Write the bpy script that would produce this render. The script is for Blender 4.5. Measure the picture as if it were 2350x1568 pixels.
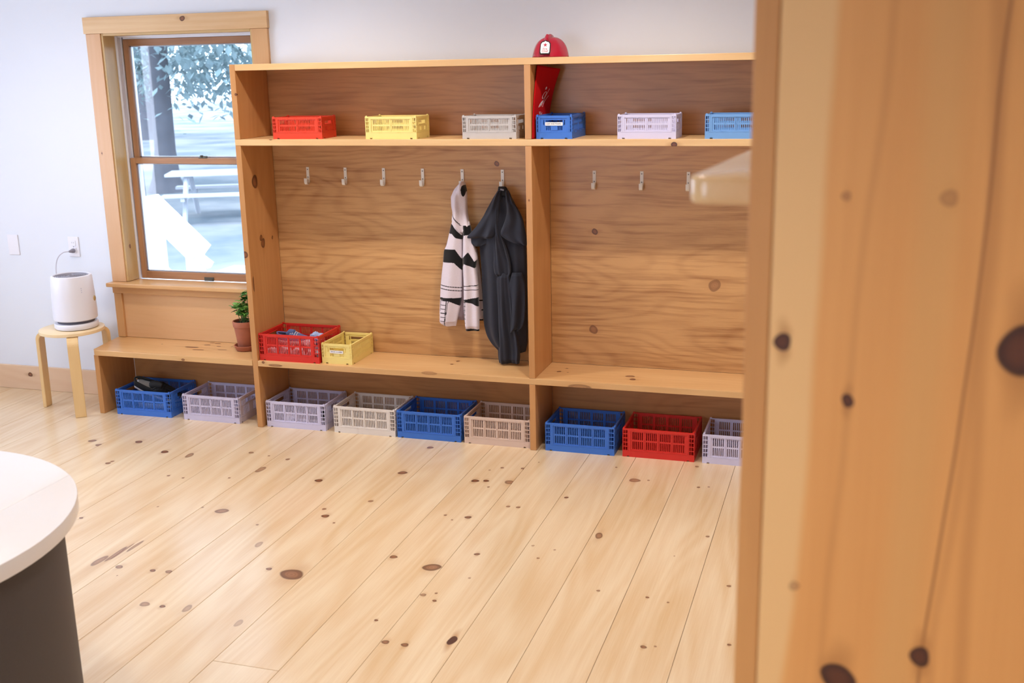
import bpy, bmesh, math, random
import numpy as np
from mathutils import Vector, Matrix, noise as mnoise

for o in list(bpy.data.objects):
    bpy.data.objects.remove(o)
scene = bpy.context.scene
COL = scene.collection
random.seed(7)
R = math.radians

# ------------------------------------------------------------------ camera
W, H = 2350, 1568
CAM = np.array([2.9851, -4.9389, 1.8406])
PAN, TILT, ROLL, FPX = -0.3047, 0.2446, -0.0209, 2531.27
_cp, _sp, _ct, _st = math.cos(PAN), math.sin(PAN), math.cos(TILT), math.sin(TILT)
FWD = np.array([_sp*_ct, _cp*_ct, -_st])
_r = np.array([_cp, -_sp, 0.0])
_u = np.cross(_r, FWD)
RIGHT = _r*math.cos(ROLL) + _u*math.sin(ROLL)
UP = -_r*math.sin(ROLL) + _u*math.cos(ROLL)
cd = bpy.data.cameras.new('camera')
cam = bpy.data.objects.new('camera', cd)
COL.objects.link(cam)
cd.sensor_fit = 'HORIZONTAL'
cd.sensor_width = 36.0
cd.lens = FPX*36.0/W
cd.clip_start = 0.05
cd.clip_end = 300
cd.dof.use_dof = True
cd.dof.focus_distance = 5.3
cd.dof.aperture_fstop = 4.5
m = Matrix.Identity(4)
for i in range(3):
    m[i][0], m[i][1], m[i][2], m[i][3] = RIGHT[i], UP[i], -FWD[i], CAM[i]
cam.matrix_world = m
scene.camera = cam


def ray(px, py):
    return FWD + (px - W/2)/FPX*RIGHT - (py - H/2)/FPX*UP


def onz(px, py, z=0.0):
    d = ray(px, py)
    return CAM + d*((z - CAM[2])/d[2])


def ony(px, py, y=0.0):
    d = ray(px, py)
    return CAM + d*((y - CAM[1])/d[1])


def onx(px, py, x=0.0):
    d = ray(px, py)
    return CAM + d*((x - CAM[0])/d[0])


def pxm(p):
    """metres per photo pixel at a point"""
    return float(np.dot(np.asarray(p) - CAM, FWD))/FPX


# ------------------------------------------------------------------ view, world, lights
scene.view_settings.view_transform = 'Standard'
scene.view_settings.look = 'None'
scene.view_settings.gamma = 1.0
scene.view_settings.use_curve_mapping = False
scene.view_settings.exposure = 0.04

world = bpy.data.worlds.new('sky')
scene.world = world
world.use_nodes = True
bg = world.node_tree.nodes['Background']
bg.inputs['Color'].default_value = (0.62, 0.78, 1.0, 1)
bg.inputs['Strength'].default_value = 5.0


def lamp(name, kind, loc, rot, energy, color, **kw):
    l = bpy.data.lights.new(name, kind)
    l.energy = energy
    l.color = color
    for k, v in kw.items():
        setattr(l, k, v)
    o = bpy.data.objects.new(name, l)
    COL.objects.link(o)
    o.location = loc
    o.rotation_euler = rot
    return o


WARM = (1.0, 0.92, 0.85)
DAY = (0.72, 0.80, 1.0)
# sun stands behind the house: it lights the lawn, never the room
lamp('sun', 'SUN', (0, -10, 20), (R(38), 0, R(-20)), 1.3, (1.0, 0.95, 0.88), angle=R(1.0))
# daylight entering by the big window of the left wall; an added fill behind the camera
lamp('daylight_left_window', 'AREA', (-2.52, -1.25, 1.45), (0, R(-90), 0), 36, DAY, shape='RECTANGLE', size=1.3, size_y=1.5)
lamp('added_front_fill', 'AREA', (0.2, -6.42, 1.5), (R(90), 0, 0), 16, DAY, shape='RECTANGLE', size=2.2, size_y=1.4)
CEIL = 2.72
# x, y, watts, cone of each ceiling downlight
DOWNLIGHTS = [(-.95, -.71, 28, 135), (.5, -.71, 74, 136), (2.0, -.71, 74, 136), (3.5, -.71, 58, 136), (.15, -1.6, 20, 140), (2.95, -1.6, 20, 140),
              (-.9, -2.9, 30, 105), (.9, -3.0, 30, 105), (2.4, -3.0, 34, 105), (.8, -4.8, 40, 105), (2.7, -5.3, 105, 140), (4.2, -4.2, 40, 120)]

# ------------------------------------------------------------------ material helpers
MATS = {}


def lin(h):
    if not isinstance(h, str):
        return (*h, 1.0) if len(h) == 3 else h
    h = h.lstrip('#')
    c = [int(h[i:i+2], 16)/255 for i in (0, 2, 4)]
    return tuple(x/12.92 if x <= 0.04045 else ((x+0.055)/1.055)**2.4 for x in c) + (1.0,)


class NT:
    def __init__(s, name):
        s.mat = bpy.data.materials.new(name)
        s.mat.use_nodes = True
        s.t = s.mat.node_tree
        s.bsdf = s.t.nodes['Principled BSDF']
        s.out = s.t.nodes['Material Output']

    def node(s, ty, **kw):
        n = s.t.nodes.new(ty)
        for k, v in kw.items():
            setattr(n, k, v)
        return n

    def put(s, sock, v):
        if hasattr(v, 'is_output'):
            s.t.links.new(v, sock)
        else:
            sock.default_value = v

    def m(s, op, a, b=0.0, c=0.0, clamp=False):
        n = s.node('ShaderNodeMath', operation=op, use_clamp=clamp)
        for i, v in enumerate((a, b, c)):
            s.put(n.inputs[i], v)
        return n.outputs[0]

    def comb(s, x, y, z):
        n = s.node('ShaderNodeCombineXYZ')
        for i, v in enumerate((x, y, z)):
            s.put(n.inputs[i], v)
        return n.outputs[0]

    def noise(s, vec, scale=1.0, detail=2.0, rough=0.5, dist=0.0):
        n = s.node('ShaderNodeTexNoise')
        s.put(n.inputs['Vector'], vec)
        n.inputs['Scale'].default_value = scale
        n.inputs['Detail'].default_value = detail
        n.inputs['Roughness'].default_value = rough
        n.inputs['Distortion'].default_value = dist
        return n.outputs['Fac']

    def mix(s, f, a, b, mode='MIX'):
        n = s.node('ShaderNodeMix', data_type='RGBA', blend_type=mode)
        s.put(n.inputs[0], f)
        s.put(n.inputs[6], a)
        s.put(n.inputs[7], b)
        return n.outputs[2]

    def rng(s, v, a, b, c=0.0, d=1.0):
        n = s.node('ShaderNodeMapRange')
        s.put(n.inputs[0], v)
        for i, x in enumerate((a, b, c, d)):
            n.inputs[i+1].default_value = x
        return n.outputs[0]

    def bump(s, h, strength=0.1, dist=0.002):
        n = s.node('ShaderNodeBump')
        n.inputs['Strength'].default_value = strength
        n.inputs['Distance'].default_value = dist
        s.put(n.inputs['Height'], h)
        s.put(s.bsdf.inputs['Normal'], n.outputs[0])

    def set(s, **kw):
        for k, v in kw.items():
            s.put(s.bsdf.inputs[k.replace('_', ' ')], v)
        return s


def knot_group():
    g = bpy.data.node_groups.new('wood_knot', 'ShaderNodeTree')
    I = g.interface
    I.new_socket('Color', in_out='INPUT', socket_type='NodeSocketColor')
    for n in ('L', 'A', 'T', 'CL', 'CA', 'CT', 'RL', 'RA', 'RT', 'Dark'):
        I.new_socket(n, in_out='INPUT', socket_type='NodeSocketFloat')
    I.new_socket('Color', in_out='OUTPUT', socket_type='NodeSocketColor')
    gi = g.nodes.new('NodeGroupInput')
    go = g.nodes.new('NodeGroupOutput')

    def M(op, a, b=0.0, clamp=False):
        n = g.nodes.new('ShaderNodeMath')
        n.operation = op
        n.use_clamp = clamp
        for i, v in enumerate((a, b)):
            if hasattr(v, 'is_output'):
                g.links.new(v, n.inputs[i])
            else:
                n.inputs[i].default_value = v
        return n.outputs[0]

    def RG(v, a, b, c, d, smooth=True):
        n = g.nodes.new('ShaderNodeMapRange')
        n.interpolation_type = 'SMOOTHSTEP' if smooth else 'LINEAR'
        g.links.new(v, n.inputs[0])
        for i, x in enumerate((a, b, c, d)):
            n.inputs[i+1].default_value = x
        return n.outputs[0]

    def MX(f, a, b):
        n = g.nodes.new('ShaderNodeMix')
        n.data_type = 'RGBA'
        g.links.new(f, n.inputs[0])
        for i, v in ((6, a), (7, b)):
            if hasattr(v, 'is_output'):
                g.links.new(v, n.inputs[i])
            else:
                n.inputs[i].default_value = v
        return n.outputs[2]
    o = gi.outputs
    dl = M('DIVIDE', M('SUBTRACT', o['L'], o['CL']), o['RL'])
    da = M('DIVIDE', M('SUBTRACT', o['A'], o['CA']), o['RA'])
    wob = M('MULTIPLY', M('SINE', M('ADD', M('MULTIPLY', dl, 2.3), M('MULTIPLY', o['CL'], 37.0))), 0.13)
    da2 = M('ADD', da, wob)
    dt = M('POWER', M('DIVIDE', M('SUBTRACT', o['T'], o['CT']), o['RT']), 2.0)
    d = M('SQRT', M('ADD', dt, M('ADD', M('POWER', dl, 2.0), M('POWER', da2, 2.0))))
    h = M('SQRT', M('ADD', M('MULTIPLY', dt, .5), M('ADD', M('POWER', M('MULTIPLY', dl, 0.28), 2.0), M('POWER', M('MULTIPLY', da2, 0.72), 2.0))))
    halo = M('MULTIPLY', M('MULTIPLY', RG(h, 0.25, 1.0, 1.0, 0.0), 0.42), o['Dark'])
    body = M('MULTIPLY', RG(d, 0.85, 1.05, 1.0, 0.0), M('ADD', M('MULTIPLY', o['Dark'], 0.68), 0.22), True)
    ring = M('MULTIPLY', M('MULTIPLY', M('MULTIPLY', RG(d, 0.3, 0.92, 0.0, 1.0), RG(d, 0.9, 1.12, 1.0, 0.0)), o['Dark']), .75, True)
    rings = M('MULTIPLY', M('MULTIPLY', M('ADD', M('MULTIPLY', M('SINE', M('MULTIPLY', d, 22.0)), 0.5), 0.5), 0.35), body)
    c = MX(halo, o['Color'], lin('#A8703C'))
    c = MX(body, c, lin('#84492A'))
    c = MX(rings, c, lin('#5A2F18'))
    c = MX(ring, c, lin('#3A1F12'))
    c = MX(M('MULTIPLY', body, M('MULTIPLY', M('SUBTRACT', o['Dark'], 1.0, True), 1.6), True), c, lin('#4A2820'))
    g.links.new(c, go.inputs[0])
    return g


KNOT = knot_group()
AX = {'x': 0, 'y': 1, 'z': 2}


def wood(name, L='x', A='z', light='#DDB07A', dark='#BE8850', knots=(), seed=0.0, rough=0.36, kind='pine', contrast=1.0, coat=0.0, streak=None):
    """knots: (l, a, rl, ra, dark) in object coordinates along the axes L and A"""
    n = NT(name)
    tc = n.node('ShaderNodeTexCoord')
    sp = n.node('ShaderNodeSeparateXYZ')
    n.t.links.new(tc.outputs['Object'], sp.inputs[0])
    l, a = sp.outputs[AX[L]], sp.outputs[AX[A]]
    tt = sp.outputs[3 - AX[L] - AX[A]]
    ls = n.m('ADD', l, seed*7.31)
    if kind == 'pine':
        nl = n.noise(n.comb(n.m('MULTIPLY', ls, .5), n.m('MULTIPLY_ADD', a, 4.6, seed), n.m('MULTIPLY', tt, 4.6)), 1, 0.6)
        cath = n.m('SINE', n.m('MULTIPLY', nl, 75.0))
        broad = n.noise(n.comb(n.m('MULTIPLY', ls, 1.1), n.m('MULTIPLY_ADD', a, 9.0, seed*3), n.m('MULTIPLY', tt, 9.0)), 1, 2.0)
        fib = n.noise(n.comb(n.m('MULTIPLY', ls, 7.0), n.m('MULTIPLY', a, 230.0), n.m('MULTIPLY', tt, 230.0)), 1, 2.0)
        f = n.m('ADD', n.m('MULTIPLY', n.rng(broad, .3, .72), .55*contrast), n.m('MULTIPLY', n.m('MULTIPLY_ADD', cath, .5, .5), .2*contrast))
        f = n.m('ADD', f, n.m('MULTIPLY', n.m('SUBTRACT', fib, .5), .5*contrast), clamp=True)
        col = n.mix(f, lin(light), lin(dark))
        hgt = fib
    else:
        wv = n.noise(n.comb(n.m('MULTIPLY', ls, 2.4), n.m('MULTIPLY_ADD', a, 5.0, seed), seed), 1, 1.0)
        nl = n.noise(n.comb(n.m('MULTIPLY', ls, .75), n.m('MULTIPLY_ADD', a, 3.4, n.m('MULTIPLY', wv, .3)), seed*2), 1, 1.2)
        cath = n.m('POWER', n.m('MULTIPLY_ADD', n.m('SINE', n.m('MULTIPLY', nl, 95.0)), .5, .5), 2.5)
        strk = n.noise(n.comb(n.m('MULTIPLY', ls, 3.0), n.m('MULTIPLY', n.m('ADD', a, n.m('MULTIPLY', wv, .03)), 60.0), seed), 1, 3.0)
        broad = n.noise(n.comb(n.m('MULTIPLY', ls, .9), n.m('MULTIPLY', a, 4.0), seed), 1, 2.0)
        fib = n.noise(n.comb(n.m('MULTIPLY', ls, 25.0), n.m('MULTIPLY', a, 420.0), seed), 1, 2.0)
        f = n.m('ADD', n.m('MULTIPLY', cath, .22*contrast), n.m('MULTIPLY', n.rng(strk, .48, .78), .75*contrast))
        f = n.m('ADD', f, n.m('MULTIPLY', n.m('SUBTRACT', broad, .4), .8*contrast))
        f = n.m('ADD', f, n.m('MULTIPLY', n.m('SUBTRACT', fib, .5), .35*contrast), clamp=True)
        col = n.mix(f, lin(light), lin(dark))
        hgt = fib
    if streak:
        for (a0, slope, wid, colr, amt, cut) in streak:
            ce = n.m('MULTIPLY_ADD', n.m('ADD', l, 0.0), slope, a0)
            ce = n.m('MULTIPLY_ADD', n.m('SUBTRACT', n.noise(n.comb(n.m('MULTIPLY', l, 1.6), a0*9, 3.0), 1, 2.0), .5), .05, ce)
            dd = n.m('ABSOLUTE', n.m('SUBTRACT', a, ce))
            mk = n.rng(dd, wid*cut, wid, amt, 0.0)
            col = n.mix(mk, col, lin(colr))
    for k in knots:
        g = n.node('ShaderNodeGroup')
        g.node_tree = KNOT
        n.t.links.new(col, g.inputs['Color'])
        n.t.links.new(l, g.inputs['L'])
        n.t.links.new(a, g.inputs['A'])
        n.t.links.new(tt, g.inputs['T'])
        for nm, v in zip(('CL', 'CA', 'CT', 'RL', 'RA', 'RT', 'Dark'), k):
            g.inputs[nm].default_value = v
        col = g.outputs[0]
    n.set(Base_Color=col, Roughness=rough)
    if coat:
        n.set(Coat_Weight=coat, Coat_Roughness=.2)
    n.bump(hgt, .06, .001)
    return n.mat


def plain(name, color, rough=.5, metal=0.0, noise_amt=0.04, noise_scale=30, spec=.5, **kw):
    if name in MATS:
        return MATS[name]
    n = NT(name)
    tc = n.node('ShaderNodeTexCoord')
    nz = n.noise(tc.outputs['Object'], noise_scale, 3)
    c = lin(color)
    hi = tuple(min(1, x*(1+noise_amt)) for x in c[:3]) + (1,)
    lo = tuple(x*(1-noise_amt) for x in c[:3]) + (1,)
    n.set(Base_Color=n.mix(nz, lo, hi), Roughness=rough, Metallic=metal, Specular_IOR_Level=spec)
    n.set(**kw)
    MATS[name] = n.mat
    return n.mat


def glass_mat():
    n = NT('window_glass')
    tr = n.node('ShaderNodeBsdfTransparent')
    gl = n.node('ShaderNodeBsdfGlossy')
    gl.inputs['Roughness'].default_value = .02
    fr = n.node('ShaderNodeFresnel')
    fr.inputs['IOR'].default_value = 1.45
    mx = n.node('ShaderNodeMixShader')
    n.t.links.new(fr.outputs[0], mx.inputs[0])
    n.t.links.new(tr.outputs[0], mx.inputs[1])
    n.t.links.new(gl.outputs[0], mx.inputs[2])
    n.t.links.new(mx.outputs[0], n.out.inputs['Surface'])
    return n.mat


def attr_mat(name, rough=.9, sheen=.3):
    n = NT(name)
    a = n.node('ShaderNodeAttribute', attribute_name='Col')
    tc = n.node('ShaderNodeTexCoord')
    nz = n.noise(tc.outputs['Object'], 260, 3)
    n.set(Base_Color=n.mix(.2, a.outputs['Color'], n.comb(nz, nz, nz), 'OVERLAY'), Roughness=rough, Sheen_Weight=sheen, Specular_IOR_Level=.2)
    n.bump(nz, .25, .002)
    return n.mat


# ------------------------------------------------------------------ mesh helpers
def mesh_from(verts, faces, name='mesh', smooth=False):
    me = bpy.data.meshes.new(name)
    me.from_pydata([tuple(map(float, v)) for v in verts], [], faces)
    me.update()
    if smooth:
        me.polygons.foreach_set('use_smooth', [True]*len(me.polygons))
    return me


def link(name, me, mat=None, parent=None, loc=(0, 0, 0), rot=None):
    o = bpy.data.objects.new(name, me)
    COL.objects.link(o)
    o.location = loc
    if rot:
        o.rotation_euler = rot
    if parent:
        o.parent = parent
    if mat is not None:
        if me and len(me.materials) == 0:
            me.materials.append(mat)
        elif me and me.materials[0] != mat:
            o.material_slots[0].link = 'OBJECT'
            o.material_slots[0].material = mat
    return o


def empty(name, loc, label=None, cat=None, group=None, kind=None, rot=None):
    o = bpy.data.objects.new(name, None)
    o.empty_display_size = .05
    COL.objects.link(o)
    o.location = loc
    if rot:
        o.rotation_euler = rot
    tag(o, label, cat, group, kind)
    return o


def tag(o, label=None, cat=None, group=None, kind=None):
    for k, v in (('label', label), ('category', cat), ('group', group), ('kind', kind)):
        if v:
            o[k] = v
    return o


class MB:
    """collects shapes into one mesh"""
    def __init__(s):
        s.v, s.f = [], []

    def add(s, v, f):
        b = len(s.v)
        s.v += [tuple(map(float, p)) for p in v]
        s.f += [tuple(i+b for i in q) for q in f]
        return s

    def box(s, x0, x1, y0, y1, z0, z1, mat=None):
        v = [(x, y, z) for x in (x0, x1) for y in (y0, y1) for z in (z0, z1)]
        if mat is not None:
            v = [tuple(mat @ Vector(p)) for p in v]
        return s.add(v, [(0, 1, 3, 2), (4, 6, 7, 5), (0, 4, 5, 1), (2, 3, 7, 6), (0, 2, 6, 4), (1, 5, 7, 3)])

    def tube(s, pts, r, n=8, cap=True):
        pts = [Vector(p) for p in pts]
        rs = r if hasattr(r, '__len__') else [r]*len(pts)
        v, f = [], []
        ref = Vector((0, 0, 1))
        if abs((pts[1]-pts[0]).normalized().z) > .9:
            ref = Vector((1, 0, 0))
        for i, p in enumerate(pts):
            d = (pts[min(i+1, len(pts)-1)] - pts[max(i-1, 0)]).normalized()
            a = d.cross(ref).normalized()
            b = a.cross(d)
            ref = b if b.length > .5 else ref
            for k in range(n):
                t = 2*math.pi*k/n
                v.append(p + a*math.cos(t)*rs[i] + b*math.sin(t)*rs[i])
        for i in range(len(pts)-1):
            for k in range(n):
                f.append((i*n+k, i*n+(k+1) % n, (i+1)*n+(k+1) % n, (i+1)*n+k))
        if cap:
            f.append(tuple(range(n))[::-1])
            f.append(tuple((len(pts)-1)*n+k for k in range(n)))
        return s.add(v, f)

    def lathe(s, prof, n=48, c=(0, 0, 0)):
        v, f = [], []
        for r, z in prof:
            for k in range(n):
                t = 2*math.pi*k/n
                v.append((c[0]+r*math.cos(t), c[1]+r*math.sin(t), c[2]+z))
        for i in range(len(prof)-1):
            for k in range(n):
                f.append((i*n+k, i*n+(k+1) % n, (i+1)*n+(k+1) % n, (i+1)*n+k))
        f.append(tuple(range(n))[::-1])
        f.append(tuple((len(prof)-1)*n+k for k in range(n)))
        return s.add(v, f)

    def prism(s, outline, z0, z1):
        n = len(outline)
        v = [(x, y, z0) for x, y in outline] + [(x, y, z1) for x, y in outline]
        f = [tuple(range(n))[::-1], tuple(range(n, 2*n))]
        f += [(i, (i+1) % n, n+(i+1) % n, n+i) for i in range(n)]
        return s.add(v, f)

    def plate(s, x0, x1, z0, z1, y0, y1, holes, swap=False):
        """flat plate in XZ with rectangular holes, thickness in Y; swap -> plate in YZ"""
        xs = sorted({round(x, 5) for x in [x0, x1] + [h[0] for h in holes] + [h[1] for h in holes]})
        zs = sorted({round(z, 5) for z in [z0, z1] + [h[2] for h in holes] + [h[3] for h in holes]})
        nx, nz = len(xs)-1, len(zs)-1
        solid = np.ones((nx+2, nz+2), bool)
        solid[0, :] = solid[-1, :] = solid[:, 0] = solid[:, -1] = False
        for h in holes:
            i0, i1 = xs.index(round(h[0], 5)), xs.index(round(h[1], 5))
            j0, j1 = zs.index(round(h[2], 5)), zs.index(round(h[3], 5))
            solid[i0+1:i1+1, j0+1:j1+1] = False
        idx = {}
        v, f = [], []

        def V(i, j, k):
            key = (i, j, k)
            if key not in idx:
                idx[key] = len(v)
                p = (xs[i], (y0, y1)[k], zs[j])
                v.append((p[1], p[0], p[2]) if swap else p)
            return idx[key]
        for i in range(nx):
            for j in range(nz):
                if not solid[i+1, j+1]:
                    continue
                f.append((V(i, j, 0), V(i+1, j, 0), V(i+1, j+1, 0), V(i, j+1, 0)))
                f.append((V(i, j, 1), V(i, j+1, 1), V(i+1, j+1, 1), V(i+1, j, 1)))
                if not solid[i, j+1]:
                    f.append((V(i, j, 0), V(i, j+1, 0), V(i, j+1, 1), V(i, j, 1)))
                if not solid[i+2, j+1]:
                    f.append((V(i+1, j, 0), V(i+1, j, 1), V(i+1, j+1, 1), V(i+1, j+1, 0)))
                if not solid[i+1, j]:
                    f.append((V(i, j, 0), V(i, j, 1), V(i+1, j, 1), V(i+1, j, 0)))
                if not solid[i+1, j+2]:
                    f.append((V(i, j+1, 0), V(i+1, j+1, 0), V(i+1, j+1, 1), V(i, j+1, 1)))
        if swap:
            f = [q[::-1] for q in f]
        return s.add(v, f)

    def mesh(s, smooth=False, bevel=0.0, name='mesh', seg=2, angle=30):
        me = mesh_from(s.v, s.f, name, smooth)
        if bevel or smooth:
            bm = bmesh.new()
            bm.from_mesh(me)
            if bevel:
                bmesh.ops.bevel(bm, geom=[e for e in bm.edges if len(e.link_faces) == 2 and e.calc_face_angle(0) > R(angle)],
                                offset=bevel, segments=seg, affect='EDGES', profile=.5, clamp_overlap=True)
            if smooth:
                for fa in bm.faces:
                    fa.smooth = True
                for e in bm.edges:
                    if len(e.link_faces) == 2 and e.calc_face_angle(0) > R(40):
                        e.smooth = False
            bm.to_mesh(me)
            bm.free()
        return me

    def obj(s, name, mat, parent=None, smooth=False, bevel=0.0, seg=2, loc=(0, 0, 0), rot=None):
        return link(name, s.mesh(smooth, bevel, name, seg), mat, parent, loc, rot)


def board(name, x0, x1, y0, y1, z0, z1, mat, parent=None, bevel=.0015, base=(0, 0, 0)):
    """a box whose origin is its own centre; mat may be a function of that centre"""
    c = ((x0+x1)/2, (y0+y1)/2, (z0+z1)/2)
    if callable(mat):
        mat = mat(c)
    b = MB().box(x0-c[0], x1-c[0], y0-c[1], y1-c[1], z0-c[2], z1-c[2])
    return link(name, b.mesh(False, bevel, name), mat, parent, (c[0]-base[0], c[1]-base[1], c[2]-base[2]))


_seed = [0]


def wmat(nm, L, A, light='#DDB07A', dark='#BE8850', wk=(), **kw):
    """wk: knots as (world point, radius along, radius across, darkness)"""
    def f(c):
        _seed[0] += 1
        ks = []
        for kk in wk:
            p, rl, ra, dk = kk[:4]
            d = np.asarray(p) - np.asarray(c)
            ks.append((float(d[AX[L]]), float(d[AX[A]]), float(d[3-AX[L]-AX[A]]), rl, ra, kk[4] if len(kk) > 4 else 9.0, dk))
        return wood(nm, L, A, light, dark, ks, seed=_seed[0]*1.37, **kw)
    return f


def text_mesh(s, size, extrude=.0004):
    cu = bpy.data.curves.new('lettering', 'FONT')
    cu.body = s
    cu.size = size
    cu.extrude = extrude
    cu.align_x = 'CENTER'
    cu.align_y = 'CENTER'
    cu.resolution_u = 3
    t = bpy.data.objects.new('t', cu)
    COL.objects.link(t)
    dg = bpy.context.evaluated_depsgraph_get()
    me = bpy.data.meshes.new_from_object(t.evaluated_get(dg))
    bpy.data.objects.remove(t)
    bpy.data.curves.remove(cu)
    return me


# ------------------------------------------------------------------ structure: room
D = 0.3143          # face of the cubby's back panel
WALL = 0.337        # face of the back wall
XL, XR, YF = -2.62, 5.4, -6.5
wallm = plain('wall_paint', '#E6EAF3', .75, noise_amt=.012, noise_scale=3)
ceilm = plain('ceiling_paint', '#EFEDEA', .85, noise_amt=.01)
WX0, WX1, WZ0, WZ1 = -0.968, -0.045, 0.69, 2.056     # rough opening of the window in view
w = MB()
w.plate(XL, XR, -.05, CEIL, WALL, WALL+.2, [(WX0-.012, WX1+.012, WZ0-.02, WZ1+.012)])
tag(w.obj('wall_back', wallm), kind='structure')
w = MB().plate(YF-.2, WALL, -.05, CEIL, XL-.15, XL, [(-1.9, -.6, .7, 2.2)], swap=True)
tag(w.obj('wall_left', wallm), kind='structure')
w = MB().box(XR, XR+.15, YF-.2, WALL+.2, -.05, CEIL)
tag(w.obj('wall_right', wallm), kind='structure')
w = MB().plate(XL, XR, -.05, CEIL, YF-.15, YF, [(-.9, 1.3, .8, 2.2)])  # opening made for the added fill window
tag(w.obj('wall_front', wallm), kind='structure')
w = MB().box(XL-.15, XR+.15, YF-.2, WALL+.2, CEIL, CEIL+.15)
tag(w.obj('ceiling', ceilm), kind='structure')

# floor: wide pine planks running towards the cubby
FL, FD = '#E8D3B2', '#D0AA7A'
PK = []      # photo px, py, half width px, roundness, darkness


def z8(x, y):
    return x*.36232, 1000+y*.36232


def z6(x, y):
    return 800+x*.38298, 1000+y*.38298


for x, y, r, k in ((585, 33, 25, .9), (628, 60, 24, .8), (880, 40, 25, .8), (1042, 103, 25, 1), (685, 175, 18, .9), (712, 163, 12, .8), (1590, 108, 18, .5),
                   (1703, 128, 8, .8), (1823, 150, 14, .8), (1068, 254, 11, .9), (1160, 268, 9, .9), (1452, 268, 9, .8), (2020, 285, 26, 1),
                   (1405, 478, 42, .6), (1280, 455, 10, .7), (2053, 465, 14, .8), (2062, 510, 26, .9), (2115, 553, 9, .9), (1640, 690, 50, .25), (1705, 845, 20, .8),
                   (1850, 880, 80, .75), (755, 832, 26, .6), (968, 855, 20, .9), (1070, 863, 24, .6), (915, 1068, 34, .45), (1028, 1082, 20, .9), (1185, 1095, 58, .3),
                   (1630, 565, 10, .7), (1510, 1188, 55, .2), (515, 522, 14, 1), (1000, 450, 7, .7), (742, 887, 5, .9), (1650, 215, 60, .45), (1200, 125, 50, .5)):
    PK.append((*z8(x, y), r*.36232, k))
for x, y, r, k in ((488, 72, 20, .7), (323, 223, 28, .8), (133, 393, 16, .7), (757, 271, 24, 1), (823, 271, 18, 1), (838, 308, 8, .9), (920, 193, 11, .8), (1043, 197, 12, .9),
                   (965, 280, 34, .55), (957, 425, 13, .7), (1017, 430, 14, .7), (1305, 371, 13, 1), (580, 477, 10, .9), (717, 490, 21, .9), (268, 727, 24, .8), (500, 790, 55, .75),
                   (770, 711, 18, .8), (515, 990, 14, .9), (525, 945, 9, .9), (165, 1107, 13, 1), (222, 1238, 25, .75), (338, 1255, 24, .8), (620, 1228, 60, 1.65), (448, 955, 20, .5),
                   (1712, 268, 34, .5), (1797, 268, 8, .7), (1604, 190, 7, .9), (2087, 186, 12, .6), (2097, 310, 10, .9), (2158, 308, 7, .8), (1500, 600, 52, .6),
                   (2152, 605, 12, .7), (1790, 970, 12, .8), (1914, 1000, 8, .8), (1766, 1267, 20, .75), (1838, 1264, 9, .6), (2280, 902, 14, .7), (2280, 1254, 13, .9),
                   (845, 207, 7, .7), (1140, 160, 5, .8), (1105, 660, 10, .4), (1235, 685, 8, .5), (725, 854, 9, .5), (620, 505, 7, .8), (1952, 722, 5, .7), (1135, 735, 10, .7), (1497, 930, 12, .6)):
    PK.append((*z6(x, y), r*.38298, k))
KN = []
for px, py, r, k in PK:
    p = onz(px, py)
    rr = r*pxm(p)
    thin = 1.0
    if r > 17 and k < .62 or (abs(px-1381) < 20 and r > 15) or k > 1.5:
        thin = .42
    KN.append((p, rr*.85, rr*thin, k))
# the long feather-shaped knot
fa, fb = onz(*z8(545, 828)), onz(*z8(955, 660))
for t, rl, ra in ((.2, .06, .016), (.45, .09, .010), (.75, .07, .008), (.55, .10, .005)):
    KN.append((fa+(fb-fa)*t, rl*.8, ra, .5))
floor = MB().box(XL, XR, YF, WALL, -.06, -.022).obj('floor', plain('subfloor', '#8A6A48', .9))
tag(floor, kind='structure')
seams = [2.51, 2.272, 2.038, 1.812, 1.558, 1.32, 1.082, .822]
while seams[-1] > XL+.25:
    seams.append(seams[-1] - random.choice((.245, .25, .235)))
seams = seams[:-1] + [XL+.001]
seams = [5.399] + [2.51+.2408*i for i in range(11, 0, -1)] + seams
GEN = [None]
for a, b in zip(seams[1:], seams[:-1]):
    joints = [YF+.001, WALL-.001]
    if a < 1.2 < b:
        joints.insert(1, -2.175)
    elif a > 3.0 or a < -1.6:
        pass
    else:
        joints.insert(1, -3.4 - random.random()*1.5)
    for y0, y1 in zip(joints[:-1], joints[1:]):
        mine = [k for k in KN if a < k[0][0] < b and y0 < k[0][1] < y1]
        for _ in range(2 if y1 < -2.2 else 0):
            mine.append((np.array([random.uniform(a+.03, b-.03), random.uniform(y0, y1), 0]), .012, .011, .7))
        g = .0007
        li = random.uniform(-.012, .012)
        board('plank', a+g, b-g, y0+g, y1-g, -.022, 0, wmat('floor_pine', 'y', 'x', FL, FD, mine, rough=.42, contrast=1.05, coat=.75), floor, .0012)

# baseboard
pb = '#E3BE9A'
bk = ony(70, 860, .318)
bb = board('baseboard_back', XL+.003, -1.085, .317, WALL-.0005, .0005, .145, wmat('baseboard_pine', 'x', 'z', '#E8C8A8', '#D4A880', [(bk, .016, .013, .9)], rough=.45, contrast=.6))
tag(bb, kind='structure')

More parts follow.
